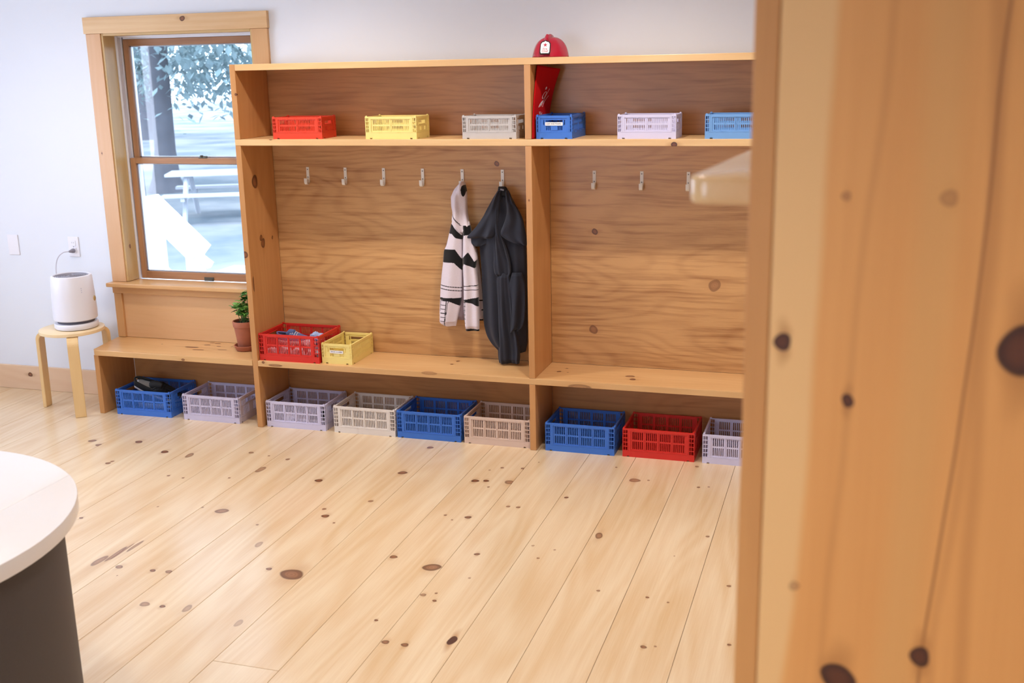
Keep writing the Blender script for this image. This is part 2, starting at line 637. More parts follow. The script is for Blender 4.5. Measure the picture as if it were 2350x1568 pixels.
# ------------------------------------------------------------------ window in view
win = empty('window_1', ((WX0+WX1)/2, WALL, WZ0), kind='structure')
WB = tuple(win.location)
CL_, CD_ = '#DDB384', '#C99660'
fc = .318
board('head_casing', -1.068, .052, fc-.006, WALL-.0005, 2.057, 2.143, wmat('casing_pine', 'x', 'z', '#E6C69A', '#D0A06C', [(ony(418, 42, .312), .016, .013, .9)], contrast=.9), win, base=WB)
board('side_casing', -1.06, -.968, fc, WALL-.0005, .692, 2.0565, wmat('casing_pine', 'z', 'x', '#D9AF86', '#CB9664', [(ony(234, 352, .318), .006, .004, .9)], contrast=.7), win, base=WB)
board('side_casing', -.045, .047, fc, WALL-.0005, .692, 2.0565, wmat('casing_pine', 'z', 'x', '#D8AC7C', '#C28B58', contrast=.7), win, base=WB)
jm = wmat('jamb_pine', 'z', 'y', '#D9BD88', '#B98F55', [(ony(292, 565, .37), .012, .008, .7)], contrast=.8)
board('jamb', WX0-.002, WX0+.012, WALL-.012, .425, WZ0+.003, WZ1, jm, win, base=WB)
board('jamb', WX1-.012, WX1+.002, WALL-.012, .425, WZ0+.003, WZ1, wmat('jamb_pine', 'z', 'y', '#D9BD88', '#B98F55'), win, base=WB)
board('jamb', WX0+.0125, WX1-.0125, WALL-.012, .425, WZ1-.012, WZ1+.002, wmat('jamb_pine', 'x', 'y', '#D9BD88', '#B98F55'), win, base=WB)
vin = plain('white_vinyl', '#E4E4EC', .4)
for s, xa in ((1, WX0), (-1, WX1)):
    mb = MB()
    for y0, y1, e in ((.426, .430, .024), (.430, .466, .014), (.466, .472, .024), (.472, .51, .014), (.51, .535, .03)):
        xs = sorted((xa+s*.001, xa+s*e))
        mb.box(xs[0]-WB[0], xs[1]-WB[0], y0-WB[1], y1-WB[1], 0.0, WZ1-.001-WB[2])
    mb.obj('track', vin, win)
mb = MB()
for y0, y1, e in ((.426, .430, .018), (.430, .47, .012), (.47, .475, .026), (.475, .51, .016), (.51, .535, .03)):
    mb.box(WX0+.032-WB[0], WX1-.032-WB[0], y0-WB[1], y1-WB[1], WZ1-.001-e-WB[2], WZ1-.001-WB[2])
mb.obj('track', vin, win)
sashl, sashd = '#B98960', '#8F5F3C'
glassm = glass_mat()


def sash(x0, x1, y0, y1, z0, z1, rs, rt, rb, axl=sashl):
    root = MB().box(x0+rs-WB[0], x1-rs-WB[0], y0+.012-WB[1], y0+.016-WB[1], z0+rb-WB[2], z1-rt-WB[2]).obj('pane', glassm, win)
    board('sash_stile', x0, x0+rs, y0, y1, z0, z1, wmat('sash_wood', 'z', 'x', axl, sashd, rough=.45), win, .002, WB)
    board('sash_stile', x1-rs, x1, y0, y1, z0, z1, wmat('sash_wood', 'z', 'x', axl, sashd, rough=.45), win, .002, WB)
    board('sash_rail', x0+rs, x1-rs, y0, y1, z0, z0+rb, wmat('sash_wood', 'x', 'z', axl, sashd, rough=.45), win, .002, WB)
    board('sash_rail', x0+rs, x1-rs, y0, y1, z1-rt, z1, wmat('sash_wood', 'x', 'z', axl, sashd, rough=.45), win, .002, WB)
    b = MB()
    e = .006
    for q in ((x0+rs, x0+rs+e, z0+rb, z1-rt), (x1-rs-e, x1-rs, z0+rb, z1-rt), (x0+rs, x1-rs, z0+rb, z0+rb+e), (x0+rs, x1-rs, z1-rt-e, z1-rt)):
        b.box(q[0]-WB[0], q[1]-WB[0], y0+.017-WB[1], y1-WB[1], q[2]-WB[2], q[3]-WB[2])
    b.obj('glazing_bead', vin, win)


sash(WX0+.0255, WX1-.0255, .432, .464, WZ0+.0035, 1.381, .034, .03, .042)
sash(WX0+.0255, WX1-.0255, .4735, .508, 1.352, WZ1-.028, .034, .036, .03)
# lift and latch
bz = plain('dark_bronze', '#5B564C', .45, .6)
lp = ony(480, 641, .43)
MB().box(-.03, .03, -.004, .002, -.011, .011).box(-.024, .024, -.008, -.004, -.009, .002).obj('sash_lift', bz, win, bevel=.001, loc=(lp[0]-WB[0], .4315-WB[1], lp[2]-WB[2]))
MB().box(-.022, .022, -.012, .008, 0, .004).box(-.006, .026, -.008, .002, .004, .012).lathe([(.011, .004), (.011, .012), (.007, .016)], 16, (-.008, -.002, 0)).obj('sash_latch', bz, win, loc=(-.478-WB[0], .449-WB[1], 1.3815-WB[2]))
# sill and apron down to the bench
board('sill', -1.066, -.001, .262, .43, .668, .6905, wmat('sill_pine', 'x', 'y', '#DDB07C', '#C8945C', rough=.25, contrast=.7), win, .004, WB)
board('apron', -1.05, -.001, .296, WALL-.0005, .628, .6675, wmat('sill_pine', 'x', 'z', '#D8A872', '#C08A52', [(ony(488, 668, .296), .008, .004, 1)], contrast=.7), win, .002, WB)
board('apron', -1.048, -.998, .302, WALL-.0005, .3695, .6275, wmat('sill_pine', 'z', 'x', '#D8A872', '#C08A52', contrast=.7), win, .002, WB)
board('apron_panel', -.9975, -.001, .316, WALL-.0005, .3695, .6275, wmat('birch_ply', 'x', 'z', '#DDB080', '#CF9C68', kind='ply', contrast=.35), win, .0005, WB)


# windows off camera: left one lets daylight in, front one is added for fill
def plain_window(name, boxes, panes, loc):
    root = empty(name, loc, kind='structure')
    for b in boxes:
        board('frame', *b, plain('frame_paint', '#DDD8CF', .5), root, base=loc)
    for b in panes:
        board('pane', *b, glassm, root, bevel=0, base=loc)


plain_window('window_2', [(XL-.1, XL+.015, -1.98, -1.9, .62, 2.28), (XL-.1, XL+.015, -.6, -.52, .62, 2.28), (XL-.1, XL+.015, -1.9, -.6, .62, .7), (XL-.1, XL+.015, -1.9, -.6, 2.2, 2.28)],
             [(XL-.06, XL-.055, -1.9, -.6, .7, 2.2)], (XL, -1.25, .62))
plain_window('fill_window', [(-.98, -.9, YF-.1, YF+.015, .72, 2.28), (1.3, 1.38, YF-.1, YF+.015, .72, 2.28), (-.9, 1.3, YF-.1, YF+.015, .72, .8), (-.9, 1.3, YF-.1, YF+.015, 2.2, 2.28)],
             [(-.9, 1.3, YF-.06, YF-.055, .8, 2.2)], (.2, YF, .72))

# ------------------------------------------------------------------ ceiling downlights
lens = NT('lamp_lens')
lens.set(Base_Color=(1, .9, .75, 1), Emission_Color=(1, .82, .6, 1), Emission_Strength=6.0)
ringm = plain('lamp_ring', '#F2F0EC', .4)
ring_me = MB().lathe([(.052, 0), (.085, 0), (.085, -.006), (.078, -.010), (.052, -.008)], 32).mesh(True)
lens_me = MB().lathe([(.0515, -.001), (.0515, -.005), (.03, -.006)], 32).mesh(True)
for i, (x, y, watt, cone) in enumerate(DOWNLIGHTS):
    t = empty('ceiling_light', (x, y, CEIL), 'round white recessed downlight in the ceiling', 'ceiling light', 'downlights in the ceiling')
    link('trim_ring', ring_me, ringm, t)
    link('lens', lens_me, lens.mat, t)
    lamp('downlight', 'SPOT', (x, y, CEIL-.03), (0, 0, 0), watt, WARM, spot_size=R(cone), spot_blend=.7, shadow_soft_size=.06)

# ------------------------------------------------------------------ coat cubby
XD, T, ZT, ZM, ZB = 1.515, .0305, 1.8768, 1.5128, .3679
XE = 3.06          # right-hand end, hidden behind the partition
cub = empty('coat_cubby', (XD, D/2, 0), 'tall built-in pine coat cubby with two bays, bench, shelf and hook panels', 'cubby')
CB = tuple(cub.location)
PL, PD = '#DDB27C', '#C08A52'
SL, SD = '#CC9660', '#B07840'


def cb(name, *a, mat, bevel=.0018):
    return board(name, *a, mat, cub, bevel, CB)


def kx(px, py, r, x=T, dk=.9, asp=1.4):
    p = onx(px, py, x)
    s = pxm(p)
    return (p, r*asp*s, r*s*1.1, dk)


def kz(px, py, r, z=ZB, dk=.9, asp=1.0):
    p = onz(px, py, z)
    s = pxm(p)
    return (p, r*asp*s, r*s, dk)


def ke(px, py, r, asp=1.0, dk=.9):
    p = ony(px, py, 0)
    s = pxm(p)
    return (p, r*asp*s, .02, dk, r*s)


def ky(px, py, r, y=D, dk=.8, asp=1.0):
    p = ony(px, py, y)
    s = pxm(p)
    return (p, r*asp*s, r*s, dk)


g = .0004
side_knots = [kx(585, 417, 11), kx(604, 558, 8), kx(599, 546, 5), kx(625, 545, 3), kx(582, 652, 3, asp=6, dk=.8), ke(562, 585, 8)]
cb('side_panel', 0, T, 0, D-g, .0005, ZM-T-g, mat=wmat('cubby_pine', 'z', 'y', SL, SD, side_knots, contrast=.8))
cb('side_panel', 0, T, 0, D-g, ZM+g, ZT, mat=wmat('cubby_pine', 'z', 'y', SL, SD, [ke(541, 217, 3, 1, 1)], contrast=.8))
cb('side_panel', XE-T, XE, 0, D-g, .0005, ZT, mat=wmat('cubby_pine', 'z', 'y', SL, SD, contrast=.8))
cb('top_board', T+g, XE-T-g, 0, WALL-.001, ZT-T, ZT, mat=wmat('cubby_pine', 'x', 'y', '#E3BD88', '#CC9A62', contrast=.7))
cb('shelf', 0, XE-T-g, -.001, D-g, ZM-T, ZM, mat=wmat('cubby_pine', 'x', 'y', '#E3BD88', '#CC9A62', [ke(1547, 332, 6, 1.2, 1.2), ke(621, 318, 4, 1.3, .8)], contrast=.7))
cb('bench_board', T+g, XE-T-g, 0, D-g, ZB-T, ZB, mat=wmat('cubby_pine', 'x', 'y', PL, PD, [kz(1051, 829, 5, asp=.8), kz(1037, 836, 4), kz(1452, 871, 7), kz(1446, 864, 7, asp=1.6, dk=.6), kz(1283, 853, 5), kz(1301, 846, 3), kz(1303, 855, 2),
    ke(1330, 889, 7, 4, .35), ke(985, 857, 4, 5, .2), ke(604, 832, 3, 1.2, .8), ke(632, 839, 3, 6, .5)], contrast=.65))
cb('divider', XD, XD+T, 0, D-g, ZM+g, ZT-T-g, mat=wmat('cubby_pine', 'z', 'y', SL, SD, contrast=.8))
cb('divider', XD, XD+T, 0, D-g, ZB+g, ZM-T-g, mat=wmat('cubby_pine', 'z', 'y', SL, SD, [ke(1214, 460, 2, 1.3, .7)], contrast=.9))
cb('divider', XD, XD+T, 0, D-g, .0005, ZB-T-g, mat=wmat('cubby_pine', 'z', 'y', SL, SD, contrast=.8))
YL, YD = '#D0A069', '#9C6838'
bkn = [ky(1140, 376, 6, dk=.8)]
bkn2 = [ky(1365, 532, 7), ky(1640, 655, 14, dk=.35), ky(1362, 757, 10, dk=.5)]
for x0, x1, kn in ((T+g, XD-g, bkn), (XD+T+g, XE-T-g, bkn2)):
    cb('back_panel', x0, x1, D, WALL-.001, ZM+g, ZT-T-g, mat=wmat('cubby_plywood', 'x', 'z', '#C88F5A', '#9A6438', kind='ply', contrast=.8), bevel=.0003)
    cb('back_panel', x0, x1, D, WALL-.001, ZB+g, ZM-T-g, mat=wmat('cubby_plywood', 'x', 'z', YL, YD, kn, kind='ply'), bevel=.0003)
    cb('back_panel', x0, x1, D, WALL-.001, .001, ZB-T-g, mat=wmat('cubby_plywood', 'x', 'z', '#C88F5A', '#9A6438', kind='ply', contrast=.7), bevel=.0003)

# bench under the window
ben = empty('window_bench', (-.5, D/2, 0), 'low pine bench with an open space for crates under the window', 'bench')
BB = tuple(ben.location)
bl = [(x, y) for x, y in ((-.002, 0), (-.002, WALL-.001), (-1.05, WALL-.001), (-1.05, .29), (-1.004, .02), (-.985, 0))]
c = (-.52, D/2, ZB-T/2)
bkts = [kz(440, 797, 6, asp=3, dk=.8), kz(476, 792, 4, asp=2, dk=.9), kz(500, 789, 4, asp=2, dk=.8), kz(502, 795, 3, asp=2, dk=.8), kz(372, 790, 2, dk=.8), kz(487, 787, 3, asp=2), kz(532, 796, 2), ke(420, 826, 3, 1.5, .6), kz(455, 803, 5, asp=3, dk=.6), kz(510, 803, 4, asp=3, dk=.4)]
b = MB().prism([(x-c[0], y-c[1]) for x, y in bl], -T/2, T/2)
link('bench_board', b.mesh(False, .002), wmat('bench_pine', 'x', 'y', PL, PD, bkts, contrast=.65, rough=.3)(c), ben, (c[0]-BB[0], c[1]-BB[1], c[2]))
board('end_panel', -.998, -.968, .008, D-.001, .0005, ZB-T-g, wmat('bench_pine', 'z', 'y', SL, SD, contrast=.8), ben, base=BB)
board('back_panel', -.967, -.002, D, WALL-.001, .001, ZB-T-g, wmat('bench_plywood', 'x', 'z', '#C88F5A', '#9A6438', kind='ply', contrast=.6), ben, .0003, BB)

# ------------------------------------------------------------------ coat hooks
hookm = plain('hook_enamel', '#E9E4DA', .35)
screwm = plain('screw_steel', '#8C8780', .35, .8)
hb = MB().box(-.008, .008, -.0035, -.0002, -.082, 0)
pts = []
for i in range(13):
    t = math.pi*i/12
    pts.append((-.019+.0155*math.cos(t), -.074-.0155*math.sin(t)))
v, f = [], []
pts = [(-.0035, -.06)] + pts + [(-.0345, -.056)]
for y, z in pts:
    for x in (-.008, .008):
        v.append((x, y, z))
n_ = len(pts)
cy_, cz_ = -.019, -.074
for i, (y, z) in enumerate(pts):
    if i == 0:
        q = (y+.003, z)
    elif i == n_-1:
        q = (y+.003, z)
    else:
        dy, dz = y-cy_, z-cz_
        l_ = math.hypot(dy, dz)
        q = (cy_+dy*(l_-.003)/l_, cz_+dz*(l_-.003)/l_)
    for x in (-.008, .008):
        v.append((x, q[0], q[1]))
for i in range(n_-1):
    a, c2 = 2*i, 2*n_+2*i
    f += [(a, a+1, a+3, a+2), (c2, c2+2, c2+3, c2+1), (a, a+2, c2+2, c2), (a+1, c2+1, c2+3, a+3)]
f += [(0, 2*n_, 2*n_+1, 1), (2*n_-2, 2*n_-1, 4*n_-1, 4*n_-2)]
hook_me = hb.add(v, f).mesh(False, 0)
scr_me = MB().lathe([(.0034, 0), (.0034, .0012), (.0022, .0018)], 14).mesh(True)
HX = [.2303, .446, .6618, .8765, 1.09, 1.3022, 1.769, 2.0013, 2.224]
for i, x in enumerate(HX):
    lab = ('bare white coat hook next to the end panel in the bay with the jackets', 'second bare white coat hook from the end panel in the bay with the jackets',
           'third bare white coat hook from the end panel in the bay with the jackets', 'bare white coat hook next to the hanging fleece jacket',
           'white metal coat hook holding the black and white fleece', 'white metal coat hook holding the navy robe',
           'bare white coat hook next to the centre divider in the empty bay', 'second bare white coat hook from the divider in the empty bay',
           'third bare white coat hook from the divider in the empty bay')[i]
    grp = 'white coat hooks on the back panels'
    h = empty('coat_hook', (x, D, 1.3495-.0012*i), lab, 'hook', grp)
    link('hook_strip', hook_me, hookm, h)
    for z in (-.012, -.052):
        link('screw', scr_me, screwm, h, (0, -.0034, z), (R(90), 0, 0))


# ------------------------------------------------------------------ crates
def crate_meshes(Lx, Ly, Hh, band, nblk, nslot, sblk):
    """panels of a folding crate; origin at the front left bottom corner"""
    t = .003
    out = {}
    b = MB()
    b.box(.004, Lx-.004, .004, Ly-.004, .003, .006)
    nt = .012
    fh = [(.022, .022+nt, .0, .006), (Lx-.022-nt, Lx-.022, .0, .006)]
    b.plate(0, Lx, 0, band, 0, t, fh)
    b.plate(0, Lx, 0, band, Ly-t, Ly, fh)
    fs = [(.022, .022+nt, .0, .006), (Ly-.022-nt, Ly-.022, .0, .006)]
    b.plate(t, Ly-t, 0, band, 0, t, fs, swap=True)
    b.plate(t, Ly-t, 0, band, Lx-t, Lx, fs, swap=True)
    b.box(t, Lx-t, t, .009, band-.003, band).box(t, Lx-t, Ly-.009, Ly-t, band-.003, band)
    out['base'] = b.mesh(name='crate_base')
    # corner post: L shape with two columns of square openings on each flank
    cw = .030 if nblk > 2 else .022
    z0, z1 = band+.0005, Hh-.004
    nr = 5 if nblk > 2 else 4
    cell = (z1-z0-.004)/nr
    ho = []
    for i in range(nr):
        for j in range(2):
            cwid = (cw-.004-.004)/2
            ho.append((.003+j*(cwid+.002), .003+j*(cwid+.002)+cwid, z0+.003+i*cell, z0+.003+i*cell+cell-.0035))
    b = MB()
    b.plate(0, cw, z0, z1, 0, .0022, ho)
    hs = [(h[0]+.0, h[1], h[2], h[3]) for h in ho if h[1] < cw*.6]
    b.plate(.0022, cw*.55, z0, z1, 0, .0022, [(.004, cw*.55-.003, h[2], h[3]) for h in hs], swap=True)
    b.box(cw-.0065, cw, .0022, .008, z0, z1)
    b.box(0, cw, 0, .008, z1, z1+.003).box(.002, .010, .002, .010, z1, Hh+.003)
    out['post'] = b.mesh(name='crate_post')
    # long panel, between posts
    x0, x1 = cw+.0005, Lx-cw-.0005
    b = MB()
    ho = []
    bw = (x1-x0-.020)/nblk
    zi0, zi1 = z0+.0075, z1-.0105
    zm = (zi0+zi1)/2
    for k in range(nblk):
        bx = x0+.010+k*bw
        m_ = .006
        pitch = (bw-2*m_)/nslot
        for s in range(nslot):
            xa = bx+m_+s*pitch+pitch*.22
            for za, zb_ in ((zi0+.0025, zm-.004), (zm+.004, zi1-.0025)):
                ho.append((xa, xa+pitch*.56, za, zb_))
    b.plate(x0, x1, z0, z1, .003, .0052, ho)
    b.box(x0, x1, 0, .009, z1-.009, z1+.003)
    b.box(x0, x1, .0006, .003, z0, z0+.006)
    b.box(x0, x0+.008, 0, .003, z0, z1-.009).box(x1-.008, x1, 0, .003, z0, z1-.009)
    for k in range(1, nblk):
        xx = x0+.010+k*bw
        b.box(xx-.0025, xx-.0006, .0012, .003, z0+.006, z1-.009).box(xx+.0006, xx+.0025, .0012, .003, z0+.006, z1-.009)
    for k in range(nblk):
        bx = x0+.010+k*bw
        for s in range(3):
            b.box(bx+bw*.34+s*.006, bx+bw*.34+s*.006+.002, -.0008, .001, z0-.004, z0+.003)
    out['long'] = b.mesh(name='crate_long_panel')
    # short panel with a hand hole, laid in YZ
    y0, y1 = cw*.55+.0005, Ly-cw*.55-.0005
    b = MB()
    c = Ly/2
    hw = .052 if nblk > 2 else .040
    hz1 = z1-.018
    hz0 = hz1-(.024 if nblk > 2 else .016)
    ho = [(c-hw, c+hw, hz0, hz1)]
    lo = zi0+.002
    pitch = .0105 if nblk > 2 else .008
    ns = int((c-hw-.008-(y0+.012))/pitch)
    for sgn in (-1, 1):
        for s in range(ns):
            a = c+sgn*(hw+.009+s*pitch)
            ho.append((a-.0024, a+.0024, hz0-.006, hz1))
    for s in range(sblk):
        a = c+(s-(sblk-1)/2)*pitch
        if abs(a-c) > hw*.45:
            ho.append((a-.0024, a+.0024, lo, hz0-.012))
    b.plate(y0, y1, z0, z1, .003, .0052, ho, swap=True)
    b.box(0, .009, y0, y1, z1-.009, z1+.002)
    b.box(.0006, .003, y0, y1, z0, z0+.006)
    b.box(0, .003, y0, y0+.008, z0, z1-.009).box(0, .003, y1-.008, y1, z0, z1-.009)
    e = .003
    b.box(.001, .012, c-hw-e, c+hw+e, hz1, hz1+e).box(.001, .0075, c-hw-e, c+hw+e, hz0-e, hz0)
    b.box(.0012, .003, c-hw*.42, c+hw*.42, lo, hz0-.008)
    out['short'] = b.mesh(name='crate_short_panel')
    return out


CM = {'M': ((.345, .265, .143), crate_meshes(.345, .265, .143, .030, 4, 6, 16)),
      'S': ((.265, .170, .107), crate_meshes(.265, .170, .107, .029, 2, 11, 10))}


def cmat(name, color):
    return plain(name, color, .42, noise_amt=.02)


COLS = {'blue': cmat('crate_blue', '#3A72CE'), 'lilac': cmat('crate_lilac', '#C9C2DA'), 'lavender': cmat('crate_lavender', '#D0CBE6'), 'white': cmat('crate_white', '#E6DED8'),
        'beige': cmat('crate_beige', '#D9C0B2'), 'red': cmat('crate_red', '#D2281F'), 'vermilion': cmat('crate_vermilion', '#DC4022'), 'yellow': cmat('crate_yellow', '#EFDA86'),
        'grey': cmat('crate_grey', '#BDB7B4'), 'paleblue': cmat('crate_paleblue', '#6FA0DA')}
ink = plain('label_ink', '#2A2A30', .6)
paper = plain('label_paper', '#F4F1F2', .5)


def crate(size, color, loc, label, rz=0.0, group=None, text=None):
    (Lx, Ly, Hh), ms = CM[size]
    o = empty('storage_crate', loc, label, 'crate', group, rot=(0, 0, rz))
    mt = COLS[color]

    def part(nm, me, loc2=(0, 0, 0), rot=None, scale=None):
        p = link(nm, me, None, o, loc2, rot)
        if len(me.materials) == 0:
            me.materials.append(None)
        p.material_slots[0].link = 'OBJECT'
        p.material_slots[0].material = mt
        if scale:
            p.scale = scale
        return p
    part('base', ms['base'])
    part('long_panel', ms['long'])
    part('long_panel', ms['long'], (Lx, Ly, 0), (0, 0, math.pi))
    part('short_panel', ms['short'])
    part('short_panel', ms['short'], (Lx, Ly, 0), (0, 0, math.pi))
    part('corner_post', ms['post'])
    part('corner_post', ms['post'], (Lx, 0, 0), scale=(-1, 1, 1))
    part('corner_post', ms['post'], (0, Ly, 0), scale=(1, -1, 1))
    part('corner_post', ms['post'], (Lx, Ly, 0), scale=(-1, -1, 1))
    if text:
        tw, z = text[1], text[2]
        lb = MB().box(-.0006, 0, -tw/2, tw/2, -.0075, .0075).obj('label_strip', paper, o, loc=(-.0002, Ly/2, z))
        me = text_mesh(text[0], .0105, .0002)
        wid = max(q.co.x for q in me.vertices)-min(q.co.x for q in me.vertices)
        for q in me.vertices:
            q.co.x *= tw*.86/wid
            q.co.y *= .86
        link('lettering', me, ink, lb, (-.0009, 0, 0), (R(90), 0, R(-90)))
    return o


crate('M', 'blue', (-.893, .020, 0), 'blue plastic crate with a black sneaker in it under the window bench', R(1))
crate('M', 'lilac', (-.466, .022, 0), 'empty lilac plastic crate under the window bench')
crate('M', 'lavender', (.046, .022, 0), 'lavender plastic crate with a small black shoe in it on the floor')
crate('M', 'white', (.4405, .022, 0), 'white plastic crate on the floor under the coat bench')
crate('M', 'blue', (.797, .024, 0), 'empty blue plastic crate between the white and the beige crate')
crate('M', 'beige', (1.163, .022, 0), 'beige pink plastic crate on the floor against the divider')
crate('M', 'blue', (1.588, .016, 0), 'empty blue plastic crate between the divider and the red floor crate')
crate('M', 'red', (1.972, .023, 0), 'empty red plastic crate on the floor under the coat bench')
crate('M', 'lavender', (2.355, .022, 0), 'empty lavender plastic crate beside the red floor crate under the bench')
crate('M', 'red', (.0355, .018, ZB), 'red plastic crate full of shoe covers standing on the bench')
crate('S', 'yellow', (.389+.170, .034, ZB), 'yellow plastic crate labelled SHOE COVERS standing on the bench', R(90), text=('SHOE COVERS', .074, .064))
crate('S', 'vermilion', (.200, .030, ZM), 'small orange red plastic crate on the upper shelf', R(2))
crate('S', 'yellow', (.703, .028, ZM), 'small yellow plastic crate on the upper shelf')
crate('S', 'grey', (1.2, .028, ZM), 'small grey plastic crate on the upper shelf against the divider')
crate('S', 'blue', (1.562+.170, .024, ZM), 'small dark blue plastic crate labelled LOST AND FOUND on the upper shelf', R(90), text=('LOST AND FOUND', .083, .068))
crate('S', 'lavender', (1.942, .026, ZM), 'small pale lavender plastic crate on the upper shelf')
crate('S', 'paleblue', (2.334, .026, ZM), 'small sky blue plastic crate on the upper shelf')


# ------------------------------------------------------------------ cloth shapes
def smooth_rows(rows, n):
    rows = sorted(rows)
    ys = np.array([r[0] for r in rows], float)
    q = np.linspace(ys[0], ys[-1], n)
    res = [q]
    for k in range(1, len(rows[0])):
        a = np.interp(q, ys, np.array([r[k] for r in rows], float))
        for _ in range(2):
            p = np.pad(a, 3, mode='edge')
            b = np.convolve(p, np.ones(7)/7, 'valid')
            b[0], b[-1] = a[0], a[-1]
            a = b
        res.append(a)
    return np.array(res).T


def cloth(name, rows, yc, th, mat, parent, conv, fold=None, color=None, nrow=90, nseg=72):
    """rows: (zy, left, right) traced in crop pixels at the depth yc; a closed soft loft with real depth th"""
    base = Vector(parent.location)
    rr = smooth_rows(rows, nrow)
    v, f, cols = [], [], []
    for i, r in enumerate(rr):
        zy, xl, xr = r[:3]
        vv = i/(nrow-1)
        endf = min(1, .35+14*min(vv, 1-vv))
        for k in range(nseg):
            t = 2*math.pi*k/nseg
            ca, sa = math.cos(t), math.sin(t)
            cx = math.copysign(abs(ca)**.8, ca)
            zx = (xl+xr)/2 + (xr-xl)/2*cx
            p = ony(*conv(zx, zy), yc)
            u = (cx+1)/2
            y = yc + th*endf*math.copysign(abs(sa)**.7, sa)*(1 if sa < 0 else .6)
            if fold:
                y += fold(u, vv, zx, zy)*(1-.6*max(0, sa))
            v.append((p[0]-base.x, y-base.y, p[2]-base.z))
            if color:
                cols.append(color(zx, zy, sa < .15))
    for i in range(nrow-1):
        for k in range(nseg):
            f.append((i*nseg+k, (i+1)*nseg+k, (i+1)*nseg+(k+1) % nseg, i*nseg+(k+1) % nseg))
    f.append(tuple(range(nseg)))
    f.append(tuple((nrow-1)*nseg+k for k in range(nseg))[::-1])
    me = mesh_from(v, f, name, True)
    if color:
        at = me.color_attributes.new('Col', 'FLOAT_COLOR', 'POINT')
        at.data.foreach_set('color', [x for c in cols for x in c])
    return link(name, me, mat, parent)


def z5(x, y):
    return 960+x*.3125, 370+y*.3125


def inpoly(x, y, P):
    c = False
    j = len(P)-1
    for i in range(len(P)):
        if (P[i][1] > y) != (P[j][1] > y) and x < (P[j][0]-P[i][0])*(y-P[i][1])/(P[j][1]-P[i][1])+P[i][0]:
            c = not c
        j = i
    return c


WHT, BLK, LIN = lin('#D9CED6'), lin('#0E0D10'), lin('#2A2226')
BANDS = [[(150, 385), (262, 470), (325, 545), (325, 574), (285, 560), (255, 530), (150, 525)],
         [(333, 470), (390, 470), (400, 536), (345, 542), (333, 575)],
         [(150, 645), (280, 643), (322, 716), (322, 800), (272, 742), (150, 738)],
         [(326, 716), (376, 664), (420, 735), (470, 690), (470, 745), (420, 782), (345, 750), (326, 792)],
         [(140, 996), (320, 1002), (314, 1064), (240, 1025), (140, 1010)],
         [(333, 1014), (460, 994), (460, 1070), (400, 1040), (333, 1024)],
         [(340, 1224), (470, 1232), (470, 1260), (340, 1250)]]


def jacket_col(zx, zy, front):
    if not front:
        return WHT if zy < 1215 else BLK
    for P in BANDS:
        if inpoly(zx, zy, P):
            return BLK
    for y0, x0, sl in ((906, 165, .14), (930, 165, .14), (915, 335, -.06), (941, 335, 0)):
        if (zx < 325) == (x0 < 300) and abs(zy-(y0+sl*(zx-x0))) < 3:
            return LIN
    if zy > 1018:
        if abs(zx-(232-.16*(zy-1018))) < 2.5:
            return LIN
        if 168 < zx < 222-.1*(zy-1018) and (abs(((zy-1018) % 30)-3) < 2.6):
            return LIN
        if 166 < zx < 222 and (abs(zx-170+.06*(zy-1018)) < 2.2 or abs(zx-219+.1*(zy-1018)) < 2.2):
            return LIN
        if 333 < zx < 358 and (abs(((zy-1030) % 30)-3) < 2.6 or abs(zx-354+.02*(zy-1018)) < 2):
            return LIN
    return WHT


fleece = attr_mat('fleece_cloth')
jbase = ony(*z5(322, 160), .26)
jac = empty('fleece_jacket', tuple(ony(*z5(310, 1230), .245)), 'white fleece hooded jacket with black bands hanging from a hook', 'jacket')


def jf(a, b, ph):
    return lambda u, v, zx, zy: a*math.sin(u*b+ph+v*1.5)*(.4+.6*v)


cloth('body', [(452, 246, 350), (530, 229, 360), (620, 208, 366), (650, 190, 372), (740, 184, 374), (830, 173, 370), (930, 164, 366), (1010, 161, 360), (1100, 160, 352), (1165, 168, 340)], .268, .03, plain('fleece_lining', '#8E7C84', .9), jac, z5, jf(.004, 9, 0))
cloth('front_panel', [(440, 248, 322), (530, 229, 324), (620, 208, 322), (655, 189, 322), (740, 183, 322), (830, 172, 321), (930, 163, 320), (1010, 160, 316), (1100, 156, 300), (1190, 157, 280), (1210, 190, 276)], .238, .022, fleece, jac, z5, jf(.006, 7, .5), jacket_col, 320, 150)
cloth('front_panel', [(440, 330, 376), (470, 330, 382), (540, 332, 396), (640, 330, 420), (710, 328, 436), (780, 330, 424), (860, 334, 436), (930, 336, 443), (1060, 337, 447), (1160, 342, 450), (1245, 352, 451)], .235, .024, fleece, jac, z5, jf(.006, 8, 2), jacket_col, 320, 130)
cloth('sleeve', [(640, 400, 432), (710, 405, 441), (850, 425, 461), (1000, 438, 475), (1080, 442, 482), (1170, 444, 476)], .290, .011, fleece, jac, z5, None, lambda x, y, fr: BLK if y > 1158 or (abs(y-1020) < 4 and x > 452) or (abs(y-1090) < 4 and x > 468) else WHT, 160, 60)
cloth('hood', [(150, 312, 336), (165, 300, 340), (210, 264, 352), (262, 241, 356), (330, 243, 358), (375, 252, 362), (430, 247, 372), (475, 262, 384), (500, 300, 350), (535, 318, 332)], .243, .036, fleece, jac, z5,
      lambda u, v, zx, zy: .008*math.sin(u*8+v*3)+.01*math.exp(-((zx-300-(zy-150)*.06)/18)**2), lambda x, y, fr: BLK if fr and ((x-340)/13)**2+((y-215)/42)**2 < 1 else (LIN if fr and abs(x-(255+(y-380)*.75)) < 4 and 385 < y < 470 else WHT), 200, 110)

